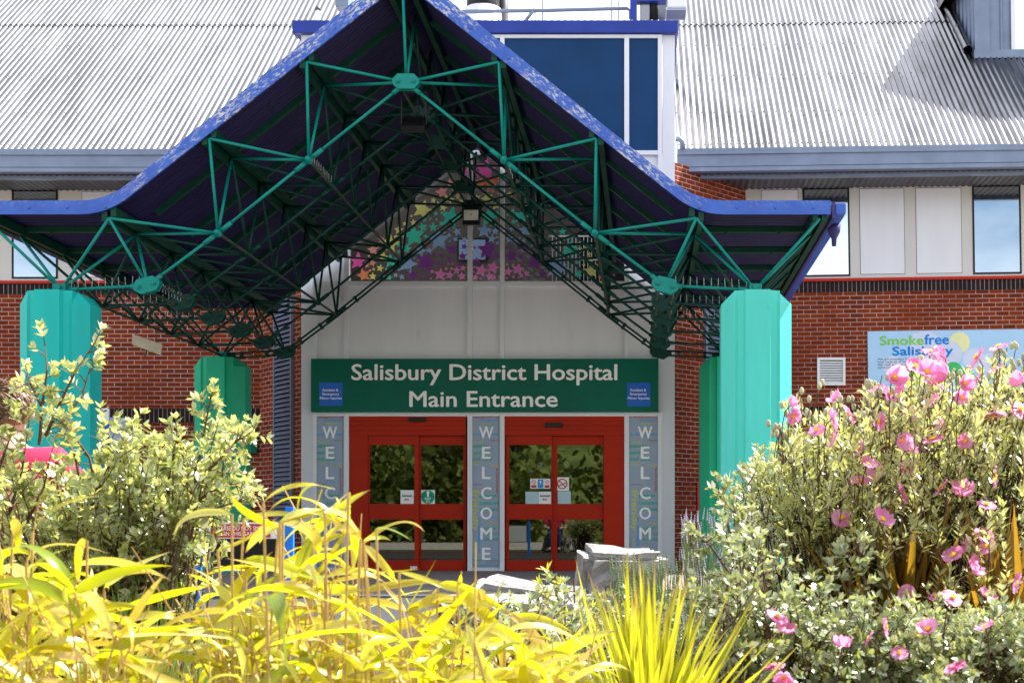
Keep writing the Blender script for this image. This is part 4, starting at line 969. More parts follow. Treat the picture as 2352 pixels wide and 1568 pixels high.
class Blades:
    """strap leaves: each a folded ribbon along a curve"""
    def __init__(s): s.V = []; s.Q = []; s.U = []
    def add(s, p, d, up, l, w, droop, segs=9, fold=.25, shape='lance', twist=0.0, side=0.0):
        p = Vector(p); d = Vector(d).normalized(); b = len(s.V); g = Vector((0, 0, -1)); st = l / segs; sd = d.cross(Vector((0, 0, 1)))
        if sd.length < 1e-3: sd = Vector((1, 0, 0))
        sd.normalize()
        for i in range(segs + 1):
            t = i / segs
            if shape == 'lance': ww = w * (math.sin(math.pi * min(1, t * 1.0 + .0) ** .62) ** .8 if t < 1 else 0) + w * .06 * (1 - t)
            elif shape == 'sword': ww = w * (.55 + .45 * min(1, t * 4)) * (1 - t ** 3.5)
            else: ww = w * (1 - t * .9)
            r = d.cross(Vector(up))
            if r.length < 1e-3: r = sd.copy()
            r.normalize(); r = Matrix.Rotation(twist * t, 3, d) @ r; nn = r.cross(d).normalized()
            for k, (x, z) in enumerate(((-.5, fold * .5), (0, 0), (.5, fold * .5))):
                q = p + r * (x * ww) + nn * (z * ww); s.V.append((q.x, q.y, q.z)); s.U.append(((x + .5), t))
            if i < segs:
                for k in (0, 1): s.Q.append((b + 3 * i + k, b + 3 * i + k + 1, b + 3 * i + k + 4, b + 3 * i + k + 3))
            p = p + d * st; d = (d + g * (droop * 2.0 / segs) * (.35 + 1.1 * t) + sd * (side / segs)).normalized()
    def path(s, pts, w, face, fold=.28):                     # a blade along given points
        b = len(s.V); n = len(pts) - 1
        for i, p in enumerate(pts):
            t = i / n; ww = w * max(.04, math.sin(math.pi * t ** .6) ** .8 if 0 < t < 1 else 0); d = (pts[min(n, i + 1)] - pts[max(0, i - 1)]).normalized()
            r = d.cross(face).normalized(); nn = r.cross(d).normalized()
            for x, z in ((-.5, fold * .5), (0, 0), (.5, fold * .5)):
                q_ = p + r * (x * ww) + nn * (z * ww); s.V.append((q_.x, q_.y, q_.z)); s.U.append((x + .5, t))
            if i < n:
                for k in (0, 1): s.Q.append((b + 3 * i + k, b + 3 * i + k + 1, b + 3 * i + k + 4, b + 3 * i + k + 3))
    def build(s, name, m, parent):
        return np_mesh(name, np.array(s.V, float), np.empty((0, 3), int), np.array(s.Q, int), m, parent, np.array(s.U, float))
def rv(r, s=1): return Vector((r.gauss(0, s), r.gauss(0, s), r.gauss(0, s)))
def bez(a, b, c, n): return [a * (1 - t) ** 2 + b * 2 * t * (1 - t) + c * t * t for t in np.linspace(0, 1, n)]
def interp(pts, x):
    if x <= pts[0][0]: return pts[0][1]
    for (a, b), (c, d) in zip(pts, pts[1:]):
        if x <= c: return b + (d - b) * (x - a) / (c - a)
    return pts[-1][1]

def leafy_twig(L, T, p, d, length, r, ll, lw, step, up=.25, whorl=2, rad=.0022, bare=.1):
    """a twig with leaves in pairs along it and a tuft at its end"""
    d = d.normalized(); n = max(3, int(length / step)); pts = [p]; cur = p.copy(); st = length / n
    for i in range(n):
        d = (d + rv(r, .10) + Vector((0, 0, up * .12))).normalized(); cur = cur + d * st; pts.append(cur.copy())
        if i / n < bare: continue
        for w in range(whorl):
            ang = r.uniform(0, 6.28); a = d.orthogonal().normalized(); a = Matrix.Rotation(ang, 3, d) @ a
            ld = (a * .9 + d * .75 + Vector((0, 0, .15))).normalized(); nn = (d * .8 - a * .45 + Vector((0, 0, .55)) + rv(r, .25)).normalized()
            s = r.uniform(.65, 1.15)
            L.add(cur, ld, nn, ll * s, lw * s, r.uniform(0, .25))
    for w in range(4):
        a = Matrix.Rotation(w * 1.57 + r.uniform(-.4, .4), 3, d) @ d.orthogonal().normalized()
        L.add(cur, (a * .6 + d).normalized(), (d * .7 - a + Vector((0, 0, .2))).normalized(), ll * r.uniform(.6, .95), lw * r.uniform(.6, .9), .1)
    T.tube(pts, [rad * (1 - .6 * i / n) for i in range(n + 1)], 4, False)
def shrub(T, L, r, base, targets, ll, lw, step, tw=(.10, .22), nt=4, whorl=2, stem=.006, up=.25):
    for tgt in targets:
        b = base(tgt); mid = b.lerp(tgt, .55) + Vector((0, 0, .12)) + rv(r, .05)
        pts = bez(b, mid, tgt, 8); T.tube(pts, [stem * (1 - .75 * i / 7) for i in range(8)], 5, False)
        out = (tgt - pts[5]).normalized()
        for k in range(nt):
            i = r.choice((4, 5, 6, 7)); p = pts[i]
            leafy_twig(L, T, p, (out * .8 + rv(r, .55)), r.uniform(*tw), r, ll, lw, step, up, whorl)
        leafy_twig(L, T, tgt, out, r.uniform(*tw), r, ll, lw, step, up, whorl)
def region(r, n, tops, bottom, x0, x1, z0, z1, skip=None):
    out = []
    while len(out) < n:
        x = r.uniform(x0, x1); yt = interp(tops, x); y = r.uniform(yt, bottom)
        if skip and skip(x, y, r): continue
        out.append(Wp(x, y, r.uniform(z0, z1)))
    return out

# --- left cotoneaster
r = random.Random(11)
sh = thing("cotoneaster_shrub", "tall pale leaved shrub with upright sprays in front of the left column", "shrub", (Wp(250, 1300, 4.6).x, 4.6, 0))
L, T = Leaves(), MB()
tops = [(-60, 985), (60, 985), (110, 980), (180, 1040), (260, 1035), (330, 1075), (380, 1070), (420, 1060), (455, 1010), (485, 985), (510, 1050), (560, 1060), (590, 1060), (600, 1130), (560, 1190), (620, 1300)]
skip = lambda x, y, r: (x < 215 and 985 < y < 1135 and r.random() < .98) or (x < 100 and y < 1005 and r.random() < .92) or (x > 450 and y > 1150)
tg = region(r, 215, tops, 1330, -60, 530, 4.3, 4.95, skip)
shrub(T, L, r, lambda t: Vector((t.x * .45 + Wp(250, 1300, 4.6).x * .55 + r.uniform(-.1, .1), 4.65 + r.uniform(-.15, .15), 0)), tg, .036, .020, .017, (.07, .16), 3)
def hero(pts, Z, nt, length=.06, ll=.036, lw=.019):           # a long spray along given way-points
    P = [Wp(x, y, Z + (0 if i == 0 else r.uniform(-.05, .05))) for i, (x, y) in enumerate(pts)]
    T.tube(P, [.006 - .0045 * i / (len(P) - 1) for i in range(len(P))], 5, False)
    for i in range(len(P) - 1):
        for k in range(nt):
            p = P[i].lerp(P[i + 1], (k + r.random()) / nt); leafy_twig(L, T, p, (P[i + 1] - P[i]).normalized() * .7 + rv(r, .6), r.uniform(.4, 1) * length, r, ll, lw, .018, .2)
    leafy_twig(L, T, P[-1], P[-1] - P[-2], length, r, ll, lw, .014, .3)
hero([(90, 1020), (98, 920), (108, 850), (103, 790)], 4.5, 3); hero([(105, 1000), (140, 920), (175, 850), (212, 795)], 4.5, 4); hero([(150, 960), (190, 905), (205, 850)], 4.55, 3)
hero([(100, 940), (70, 880), (62, 850)], 4.5, 3); hero([(190, 1130), (170, 1040), (135, 985)], 4.5, 4); hero([(230, 1160), (205, 1050), (160, 985), (140, 970)], 4.5, 5)
hero([(210, 1160), (255, 1060), (290, 1000), (300, 985)], 4.5, 5); hero([(380, 1150), (395, 1060), (405, 1005)], 4.5, 5); hero([(430, 1150), (460, 1040), (478, 940), (482, 925)], 4.5, 6)
hero([(430, 1120), (500, 1060), (540, 1015), (572, 995)], 4.5, 7); hero([(420, 1180), (480, 1130), (530, 1110), (555, 1115)], 4.5, 6); hero([(430, 1200), (500, 1165), (550, 1150)], 4.45, 5)
hero([(60, 1200), (100, 1120), (115, 1050)], 4.45, 4); hero([(-20, 1120), (10, 1040), (30, 985)], 4.45, 5); hero([(-30, 1000), (0, 960), (20, 945)], 4.45, 4); hero([(20, 1180), (50, 1080), (62, 1000)], 4.5, 4)
for (a, b, c) in (((300, 1420), (330, 1250), (470, 1100)), ((260, 1420), (220, 1240), (130, 1060)), ((280, 1420), (310, 1230), (330, 1060))):
    T.tube(bez(Wp(*a, 4.6), Wp(*b, 4.6), Wp(*c, 4.6), 9), [.014 - .0012 * i for i in range(9)], 7)
L.build("foliage", "leaf_cotoneaster", sh); T.build("branches", "twig", sh, fixn=False)

# --- right cotoneaster, in front of the flowering shrub
r = random.Random(12)
sh = thing("cotoneaster_shrub", "silvery small leaved shrub spreading low below the pink flowering bush", "shrub", (Wp(1900, 1400, 3.9).x, 3.9, 0))
L, T = Leaves(), MB()
tops = [(1600, 1420), (1640, 1370), (1660, 1310), (1690, 1260), (1760, 1280), (1820, 1330), (1880, 1370), (1930, 1410), (1990, 1430), (2060, 1470), (2150, 1460), (2250, 1440), (2380, 1440)]
skip = lambda x, y, r: (1760 < x < 2120 and 1270 < y < 1440 and r.random() < .8) or (x < 1690 and y > 1440 and r.random() < .7)
tg = region(r, 400, tops, 1600, 1640, 2380, 3.6, 4.3, skip)
shrub(T, L, r, lambda t: Vector((t.x * .7 + Wp(1900, 1400, 3.9).x * .3, 4.0 + r.uniform(-.2, .2), 0)), tg, .029, .017, .016, (.06, .14), 3)
hero([(1720, 1330), (1680, 1240), (1660, 1160), (1652, 1130)], 4.1, 6, .05, .03, .018); hero([(1760, 1300), (1720, 1200), (1680, 1170)], 4.1, 6, .05, .03, .018)
hero([(1800, 1420), (1700, 1350), (1630, 1250), (1610, 1235)], 4.0, 7, .05, .03, .018); hero([(1720, 1440), (1640, 1380), (1590, 1375)], 4.0, 6, .05, .03, .018)
hero([(1900, 1400), (1900, 1330), (1920, 1290), (1960, 1260)], 4.0, 6, .05, .03, .018); hero([(1990, 1400), (1985, 1330), (1975, 1270)], 4.0, 5, .05, .03, .018)
T.tube(bez(Wp(1815, 1600, 3.95), Wp(1850, 1480, 3.95), Wp(1930, 1380, 3.95), 8), [.009] * 8, 6); T.tube(bez(Wp(1735, 1500, 3.9), Wp(1790, 1400, 3.9), Wp(1720, 1300, 3.95), 8), [.008] * 8, 6)
L.build("foliage", "leaf_cotoneaster_silver", sh); T.build("branches", "twig", sh, fixn=False)
# --- small cotoneaster behind, by the right column
r = random.Random(13)
sh = thing("cotoneaster_shrub", "silver grey bush behind, touching the foot of the right teal column", "shrub", (Wp(1790, 1200, 6.2).x, 6.2, 0))
L, T = Leaves(), MB()
tg = region(r, 70, [(1690, 1130), (1720, 1095), (1770, 1080), (1800, 1060), (1850, 1060), (1900, 1080)], 1230, 1690, 1880, 6.0, 6.5)
shrub(T, L, r, lambda t: Vector((t.x, 6.3, 0)), tg, .033, .019, .018, (.07, .15), 3)
L.build("foliage", "leaf_cotoneaster_silver", sh); T.build("branches", "twig", sh, fixn=False)

# --- flowering cistus
r = random.Random(14)
ci = thing("cistus_shrub", "large flowering bush covered in crinkled pink blooms on the right", "shrub", (Wp(2120, 1400, 4.7).x, 4.7, 0))
L, T = Leaves(), MB()
tops = [(1690, 1190), (1760, 1150), (1810, 1030), (1870, 985), (1930, 995), (2000, 990), (2050, 950), (2100, 930), (2160, 935), (2210, 950), (2260, 930), (2300, 905), (2400, 890)]
skip = lambda x, y, r: (y > 1255 and r.random() < .86) or (x < 1800 and y > 1200)
tg = region(r, 270, tops, 1440, 1740, 2400, 4.45, 5.1, skip)
shrub(T, L, r, lambda t: Vector((t.x * .55 + Wp(2120, 1400, 4.7).x * .45 + r.uniform(-.2, .2), 4.85 + r.uniform(-.15, .15), 0)), tg, .038, .0115, .014, (.07, .15), 3)
CISTUS_L = L
for k in range(150):
    a = Vector((Wp(2120, 1400, 4.7).x + r.uniform(-.5, .5), 4.7 + r.uniform(-.1, .2), 0)); x = r.uniform(1800, 2390); c = Wp(x, r.uniform(max(930, interp(tops, x) + 40), 1350), r.uniform(4.5, 4.9))
    T.tube(bez(a, a.lerp(c, .5) + Vector((r.uniform(-.15, .15), 0, .1)), c, 9), [.008 * (1 - .75 * i / 8) for i in range(9)], 5, False)
T.build("branches", "twig_dark", ci, fixn=False)
def petal_flower(seed):
    q = random.Random(seed); V = []; Q = []; bl = MB(); openness = q.choice((.15, .3, .5, .9, 1.5)) * q.uniform(.8, 1.2)
    for k in range(5):
        a = k * 2 * math.pi / 5 + q.uniform(-.1, .1); b = len(V); N_ = 6; f1 = q.uniform(0, 6); f2 = q.uniform(0, 6)
        for i in range(N_ + 1):
            t = i / N_; wd = .040 * (math.sin(math.pi * (.10 + .62 * t)) ** .9) * (1.0 if t < .95 else .86)
            for j in range(N_ + 1):
                u = (j / N_ - .5) * 2; rr = .040 * t * (1 - .10 * u * u) + .003
                z = openness * .030 * t * t - .006 * t + .0050 * math.sin(u * 6 + f1 + t * 2) * t * t + .0038 * math.sin(t * 9 + u * 4 + f2) * t
                x = u * wd * .72; V.append((rr * math.cos(a) - x * math.sin(a), rr * math.sin(a) + x * math.cos(a), z))
        for i in range(N_):
            for j in range(N_): Q.append((b + i * 7 + j, b + i * 7 + j + 1, b + i * 7 + j + 8, b + i * 7 + j + 7))
        bl.add([(math.cos(a + e) * d, math.sin(a + e) * d, .0042 + d * .1) for e, d in ((-.25, .008), (.25, .008), (.16, .012), (0, .0145), (-.16, .012))], [(0, 1, 2, 3, 4)])
    me = bpy.data.meshes.new("flower"); me.from_pydata(V, [], Q); me.materials.append(MATS["petal"]); me.polygons.foreach_set("use_smooth", [True] * len(Q))
    st = MB(); st.ball((0, 0, .007), .0075, 10, 6, (1, 1, .8))
    for i in range(16):
        a = i * 2.4; d = .0105; st.ball((d * math.cos(a), d * math.sin(a), .0085), .0026, 5, 4)
    m2 = bpy.data.meshes.new("stamens"); m2.from_pydata(st.v, [], st.f); m2.materials.append(MATS["stamen"])
    m3 = bpy.data.meshes.new("blotches"); m3.from_pydata(bl.v, [], bl.f); m3.materials.append(MATS["petal_blotch"])
    return me, m2, m3
L = CISTUS_L
kinds = [petal_flower(i) for i in range(9)]
FA = [(790, 1205), (800, 1280), (1090, 1170), (1070, 1295), (1180, 1265), (1385, 1320), (1480, 1020), (1360, 1095), (1440, 1130), (1540, 1110), (1620, 950), (1700, 990), (1725, 855), (1790, 880), (1740, 1065), (1830, 1010), (1730, 1180), (1600, 1260), (1940, 1160), (2040, 1045), (1950, 1060), (2040, 890), (2180, 820), (2160, 965), (2330, 1050), (2150, 1270), (2330, 1240), (1800, 1365), (1080, 1440), (1525, 1440), (1740, 1440), (1250, 1500), (960, 1380), (1570, 1500), (1960, 1450)]
FB = [(1560, 120), (1300, 100), (1245, 215), (1380, 150), (2150, 180), (1530, 285), (1800, 250), (1940, 300), (2100, 370), (1125, 455), (1395, 470), (1880, 710), (2000, 790), (1960, 635), (2080, 570), (2100, 650), (1575, 965), (1760, 985), (1870, 990), (2100, 985), (2290, 890), (735, 1210), (690, 1120), (1420, 1190), (1310, 1270), (1130, 1320), (1515, 1365), (670, 1450), (1710, 1205), (2090, 1190), (740, 1520), (1890, 1460)]
stalk = MB()
for i, (x, y) in enumerate([(1548 + a * .3418, 516.7 + b * .3418) for a, b in FA] + [(1548 + a * .3418, 1032.4 + b * .3418) for a, b in FB]):
    low = y > 1370; Z = r.uniform(3.42, 3.6) if low else r.uniform(4.12, 4.36)
    p = Wp(x, y, Z); s = (.70 if not low else .62) * r.uniform(.75, 1.2)
    axis = Vector((r.gauss(-.1, .75), -.45 + r.gauss(0, .55), .55 + r.gauss(0, .5))).normalized()
    Mx = Matrix.Translation(p) @ axis.to_track_quat('Z', 'Y').to_matrix().to_4x4() @ Matrix.Rotation(r.uniform(0, 6), 4, 'Z') @ Matrix.Scale(s, 4)
    me, m2, m3 = kinds[(i * 7) % 9]
    fo = bpy.data.objects.new("flower", me); link(fo, ci, Mx); WM[fo.name] = Mx.copy()
    so = bpy.data.objects.new("stamens", m2); link(so, fo, Mx); bo = bpy.data.objects.new("blotches", m3); link(bo, fo, Mx)
    if not low:
        for k in range(3):
            a = p + Vector((r.gauss(0, .05), .06 + r.gauss(0, .05), -.20 + r.gauss(0, .03))); leafy_twig(L, stalk, a, (p - a) * .5 + Vector((r.gauss(0, .04), .02, .05)), r.uniform(.08, .15), r, .040, .012, .014, .3)
    stalk.tube(bez(p - axis * .003, p - axis * .05, p + Vector((r.uniform(-.03, .03), .12, -.20)), 5), .0018, 5, False)
for k in range(150):                                       # buds above the crown
    x = r.uniform(1780, 2380); p = Wp(x, interp(tops, x) + r.uniform(-110, 30), r.uniform(4.4, 4.8)); stalk.cur = 0
    stalk.tube([p, p + Vector((r.uniform(-.02, .02), .02, -.09))], .0016, 4, False)
    for q in range(r.choice((1, 2, 3))):
        c = p + rv(r, .010); stalk.cur = 1; stalk.ball(c, .0075, 6, 5, (1, 1, 1.7))
L.build("foliage", "leaf_cistus", ci)
stalk.build("buds_and_stalks", ["twig", "bud"], ci, fixn=False)

# --- phormiums
def phormium(label, x, y, Z, n, lmin, lmax, w, m, seed, spread, lean=0):
    q = random.Random(seed); base = Wp(x, y, Z); base.z = max(0, min(base.z, .12)); o = thing("phormium", label, "spiky plant", (base.x, Z, 0)); Bl = Blades()
    for i in range(n):
        a = q.uniform(0, 2 * math.pi); e = abs(q.gauss(0, spread)); 
        d = Vector((math.sin(e) * math.cos(a) + lean * .3, math.sin(e) * math.sin(a) * .8, math.cos(e)))
        up = Vector((-math.cos(a), -math.sin(a), .4)) if q.random() < .7 else Vector((q.gauss(0, 1), -1, .3))
        Bl.add(base + Vector((q.gauss(0, .03), q.gauss(0, .03), 0)), d, up, q.uniform(lmin, lmax), w * q.uniform(.75, 1.15), .06 + .22 * e * q.random(), 9, .5, 'sword', q.uniform(-.5, .5))
    Bl.build("leaves", m, o)
    return o
phormium("yellow striped spiky plant fanning out beside the boulders", 1485, 1600, 3.1, 170, .30, .53, .0165, "leaf_phormium", 5, .60)
phormium("bronze and yellow spiky plant inside the pink flowering bush", 2060, 1600, 4.60, 170, .42, .72, .030, "leaf_phormium_bronze", 6, .62)
phormium("bronze spiky leaves at the right picture edge, half hidden by flowers", 2290, 1600, 4.45, 90, .40, .68, .030, "leaf_phormium_bronze", 9, .5)

# --- lavender
def lavender(label, x0, x1, yt, Z, n, seed, fm='lavender_flower'):
    q = random.Random(seed); o = thing("lavender", label, "lavender", (Wp((x0 + x1) / 2, 1400, Z).x, Z, 0)); st, fl = MB(), MB(); lv = Leaves()
    for i in range(n):
        x = q.uniform(x0, x1); t = Wp(x, q.uniform(yt, yt + 150), Z + q.uniform(-.3, .3)); b = Vector((t.x * .8 + .2 * Wp((x0 + x1) / 2, 0, Z).x, t.y, 0))
        st.tube(bez(b, b.lerp(t, .6) + Vector((0, 0, .05)), t, 5), .0016, 3, False)
        dd = Vector((q.gauss(0, .1), 0, 1))
        for k in range(5): fl.ball(t + dd * (.010 * k), .0042 - .0005 * k, 5, 4, (1, 1, 1.7))
        for k in range(6):
            p = b.lerp(t, q.uniform(.2, .8)); lv.add(p, (rv(q, .5) + Vector((0, 0, 1))).normalized(), rv(q).normalized(), .045, .006, .1)
    st.build("stems", "leaf_lavender", o, fixn=False); fl.build("flower_spikes", fm, o, fixn=False); lv.build("foliage", "leaf_lavender", o)
lavender("grey lavender with thin flower spikes between the boulders and the spiky yellow plant", 1400, 1560, 1290, 5.6, 170, 3, 'leaf_lavender')
lavender("tall lavender with mauve spikes in front of the right teal column", 1560, 1850, 1185, 5.8, 230, 4)
# --- low plants
q = random.Random(22)
o = thing("sapling", "small yellow green leafy sprig in front of the low boulder", "plant", (Wp(1290, 1400, 6.0).x, 6.0, 0)); L, T = Leaves(), MB()
for (a, b) in (((1290, 1500), (1268, 1320)), ((1300, 1500), (1318, 1330)), ((1290, 1500), (1340, 1400)), ((1280, 1500), (1240, 1440)), ((1200, 1520), (1190, 1440)), ((1210, 1530), (1250, 1480)), ((1330, 1530), (1360, 1450))):
    p, t = Wp(*a, 6), Wp(*b, 6); p.z = 0; T.tube(bez(p, p.lerp(t, .5) + Vector((.03, 0, .05)), t, 6), .004, 5, False)
    for k in range(5): leafy_twig(L, T, p.lerp(t, .5 + .5 * k / 5), (t - p).normalized() * .6 + rv(q, .5), .09, q, .05, .014, .016, .3)
L.build("foliage", "leaf_sprig", o); T.build("branches", "twig", o, fixn=False)
o = thing("ground_shrub", "low tangled leafy plants beside the base of the boulders", "shrub", (Wp(1330, 1480, 5).x, 5, 0)); L, T = Leaves(), MB()
tg = region(q, 170, [(1050, 1470), (1180, 1420), (1260, 1400), (1340, 1400), (1420, 1420), (1700, 1440)], 1640, 1050, 1700, 3.9, 5.6)
shrub(T, L, q, lambda t: Vector((t.x, t.y + .1, 0)), tg, .032, .016, .016, (.06, .14), 2)
L.build("foliage", "leaf_cotoneaster_silver", o); T.build("branches", "twig", o, fixn=False)
o = thing("grass_tuft", "dark green grass tuft among the yellow bamboo", "grass", (Wp(430, 1500, 3.5).x, 3.5, 0)); Bl = Blades()
for i in range(420):
    p = Vector((Wp(q.uniform(250, 640), 0, 3.5).x, 3.5 + q.uniform(-.2, .2), 0)); Bl.add(p, Vector((q.gauss(0, .22), q.gauss(0, .2), 1)), (0, -1, .2), q.uniform(.35, .58), .0042, q.uniform(.05, .35), 6, .3, 'grass')
Bl.build("blades", "leaf_grass", o)
# --- golden bamboo
def bamboo(label, pts, seed, dense, ll=(.07, .21), heroes=()):
    """pts: (x, y, Z) positions of the leafy tips"""
    q = random.Random(seed); cx = sum(Wp(*p).x for p in pts) / len(pts); cy = sum(p[2] for p in pts) / len(pts)
    o = thing("golden_bamboo", label, "bamboo", (cx, cy, 0)); A, G, D, T = Blades(), Blades(), Blades(), MB()
    for (x, y, Z) in pts:
        t = Wp(x, y, Z); b = Vector((t.x + q.gauss(0, .07), t.y + q.gauss(0, .06), 0)); mid = b.lerp(t, .6) + Vector((q.gauss(0, .02), 0, .02))
        P = bez(b, mid, t, 7); T.tube(P, [.0025 * (1 - .4 * i / 6) for i in range(7)], 6, False)
        for i in (2, 4): T.tube([P[i] - (P[i + 1] - P[i]) * .04, P[i] + (P[i + 1] - P[i]) * .04], .0034, 6, False)
        for k in range(dense):
            i = q.choice((3, 4, 5, 6, 6)); p = P[i]; a = q.choice((0, math.pi)) + q.gauss(0, .8); e = q.uniform(.5, 1.9)
            d = Vector((math.cos(a) * math.sin(e), math.sin(a) * math.sin(e) * .8, math.cos(e)))
            up = Vector((q.gauss(0, .6), q.gauss(0, .7) - .3, .8)); W = q.random()
            dst = G if W < .17 else D if W < .24 else A
            l = q.uniform(*ll); dst.add(p, d, up, l, l * q.uniform(.07, .135), q.choice((.1, .4, .8, 1.5)) * q.uniform(.6, 1.2), 10, .30, 'lance', q.gauss(0, 1.0), q.gauss(0, .7))
        for w in range(q.choice((1, 1, 2))):                # dry bare side stems
            p = P[q.choice((1, 2, 3, 4))]; d = Vector((q.gauss(0, .35), q.gauss(0, .2), 1)).normalized(); e = q.uniform(.15, .34)
            T.tube([p, p + d * e * .5, p + d * e + rv(q, .008)], [.0019, .0016, .0010], 5, False)
    for (pts_, w, m_) in heroes:
        Z = q.uniform(2.3, 2.55); ctl = [Wp(x, y, Z + q.uniform(-.05, .05)) for x, y in pts_]
        dst = dict(y=A, g=G, d=D)[m_]; dst.path(bez(ctl[0], ctl[1] * 2 - (ctl[0] + ctl[2]) * .5, ctl[2], 11), w * .88 * Z / F, Vector((q.gauss(0, .4), -1, q.uniform(.2, 1.4))))
        b = Vector((ctl[0].x + q.gauss(0, .03), ctl[0].y + .02, 0)); T.tube(bez(b, b.lerp(ctl[0], .6), ctl[0], 6), [.0022] * 6, 6, False)
    A.build("leaves", "leaf_bamboo", o)
    if G.V: G.build("leaves", "leaf_bamboo_green", o)
    if D.V: D.build("leaves", "leaf_bamboo_dry", o)
    T.build("culms", "culm", o, fixn=False)
    return o, A
q = random.Random(31)
def scatter(n, tops, x0, x1, y1, z0, z1):
    out = []
    for i in range(n):
        x = q.uniform(x0, x1); y = q.uniform(interp(tops, x), y1); out.append((x, y, q.uniform(z0, z1)))
    return out
H1 = [(((75, 1220), (137, 1162), (232, 1138)), 18, 'y'), (((174, 1299), (273, 1292), (390, 1330)), 34, 'y'), (((200, 1240), (185, 1275), (180, 1345)), 46, 'y'), (((239, 1350), (308, 1302), (396, 1265)), 24, 'y'),
      (((120, 1460), (191, 1477), (250, 1566)), 16, 'd'), (((126, 1402), (136, 1477), (126, 1566)), 32, 'y'), (((30, 1190), (40, 1225), (38, 1270)), 26, 'y'), (((60, 1290), (130, 1250), (250, 1270)), 16, 'y'),
      (((0, 1300), (60, 1330), (90, 1420)), 40, 'y'), (((-10, 1420), (40, 1370), (110, 1360)), 34, 'y'), (((240, 1460), (210, 1400), (190, 1340)), 36, 'y')]
H2 = [(((605, 1152), (683, 1114), (772, 1125)), 17, 'y'), (((533, 1179), (437, 1185), (400, 1237)), 24, 'y'), (((643, 1210), (600, 1225), (564, 1268)), 38, 'y'), (((643, 1196), (693, 1176), (745, 1169)), 24, 'y'),
      (((650, 1200), (716, 1224), (730, 1280)), 38, 'y'), (((564, 1282), (647, 1296), (716, 1322)), 28, 'g'), (((718, 1238), (690, 1296), (667, 1354)), 36, 'g'), (((345, 1510), (400, 1450), (478, 1429)), 24, 'y'),
      (((270, 1439), (359, 1412), (441, 1440)), 28, 'y'), (((839, 1251), (883, 1299), (924, 1350)), 22, 'y'), (((746, 1326), (815, 1313), (890, 1340)), 32, 'y'), (((746, 1176), (790, 1186), (832, 1238)), 28, 'y'),
      (((828, 1237), (787, 1212), (740, 1240)), 32, 'y'), (((864, 1213), (900, 1217), (945, 1240)), 13, 'g'), (((835, 1240), (870, 1233), (897, 1240)), 12, 'y'), (((640, 1210), (560, 1170), (530, 1130)), 22, 'y'),
      (((560, 1190), (640, 1178), (700, 1190)), 14, 'y'), (((500, 1260), (560, 1240), (640, 1185)), 12, 'y'), (((800, 1130), (770, 1160), (752, 1172)), 12, 'd')]
H3 = [(((1006, 1340), (1088, 1360), (1170, 1408)), 28, 'y'), (((1044, 1367), (1105, 1402), (1174, 1477)), 36, 'y'), (((917, 1313), (986, 1333), (1030, 1356)), 16, 'y'), (((1174, 1419), (1242, 1419), (1324, 1456)), 20, 'y'),
      (((1100, 1350), (1110, 1380), (1080, 1420)), 16, 'y'), (((1160, 1450), (1260, 1440), (1370, 1500)), 22, 'y'), (((1250, 1520), (1320, 1535), (1430, 1535)), 14, 'y'), (((960, 1400), (1010, 1370), (1080, 1390)), 26, 'y'), (((1050, 1345), (1058, 1330), (1060, 1310)), 12, 'y')]
bamboo("golden bamboo clump with broad yellow leaves in the lower left corner", scatter(38, [(-60, 1330), (40, 1300), (120, 1330), (220, 1320), (280, 1400)], -60, 280, 1590, 2.15, 2.8), 41, 8, heroes=H1)
bamboo("golden bamboo in the middle, its tall arching tips in front of the left welcome panel", [(640, 1205, 2.75), (790, 1225, 2.75), (700, 1245, 2.75), (800, 1195, 2.8), (830, 1250, 2.7), (720, 1290, 2.65), (600, 1320, 2.65)] + scatter(36, [(470, 1450), (560, 1380), (640, 1290), (720, 1270), (820, 1290), (880, 1350), (960, 1400)], 480, 960, 1590, 2.2, 2.85), 42, 8, heroes=H2)
bamboo("golden bamboo sloping down to the right, below the low boulder", scatter(36, [(900, 1370), (1000, 1410), (1080, 1450), (1180, 1490), (1300, 1540), (1400, 1580)], 900, 1330, 1600, 2.1, 2.75), 43, 8, (.07, .18), heroes=H3)
bamboo("sparse golden bamboo shoots in front of the left shrub and grass tuft", scatter(7, [(250, 1450), (420, 1490), (520, 1460)], 240, 560, 1600, 2.3, 2.9), 44, 3)

# ------------------------------------------------------------------ person seated behind the left shrub
PX, PYy = Wp(14, 0, 5.6).x, 5.6
pe = thing("person", "person with short brown hair and crimson T-shirt sitting behind the left shrub", "person", (PX, PYy, 0))
def skinned(name, verts, edges, m, parent, sub=2):
    me = bpy.data.meshes.new(name); me.from_pydata([v[0] for v in verts], edges, []); o = bpy.data.objects.new(name, me); COL.objects.link(o)
    md = o.modifiers.new("skin", 'SKIN'); md.use_smooth_shade = True
    for i, v in enumerate(verts):
        rr = v[1]; me.skin_vertices[0].data[i].radius = rr if isinstance(rr, tuple) else (rr, rr)
    me.skin_vertices[0].data[0].use_root = True
    o.modifiers.new("sub", 'SUBSURF').levels = sub; o.modifiers["sub"].render_levels = sub
    dg = bpy.context.evaluated_depsgraph_get(); dg.update(); nm = bpy.data.meshes.new_from_object(o.evaluated_get(dg)); bpy.data.objects.remove(o)
    nm.materials.clear(); nm.materials.append(MATS[m]); o2 = bpy.data.objects.new(name, nm); nm.polygons.foreach_set("use_smooth", [True] * len(nm.polygons))
    return link(o2, parent)
def P_(x, y, z): return (PX + x, PYy + y, z)
HT = CZ + (VY - 872) * 5.6 / F                             # crown of the head
b0 = .50
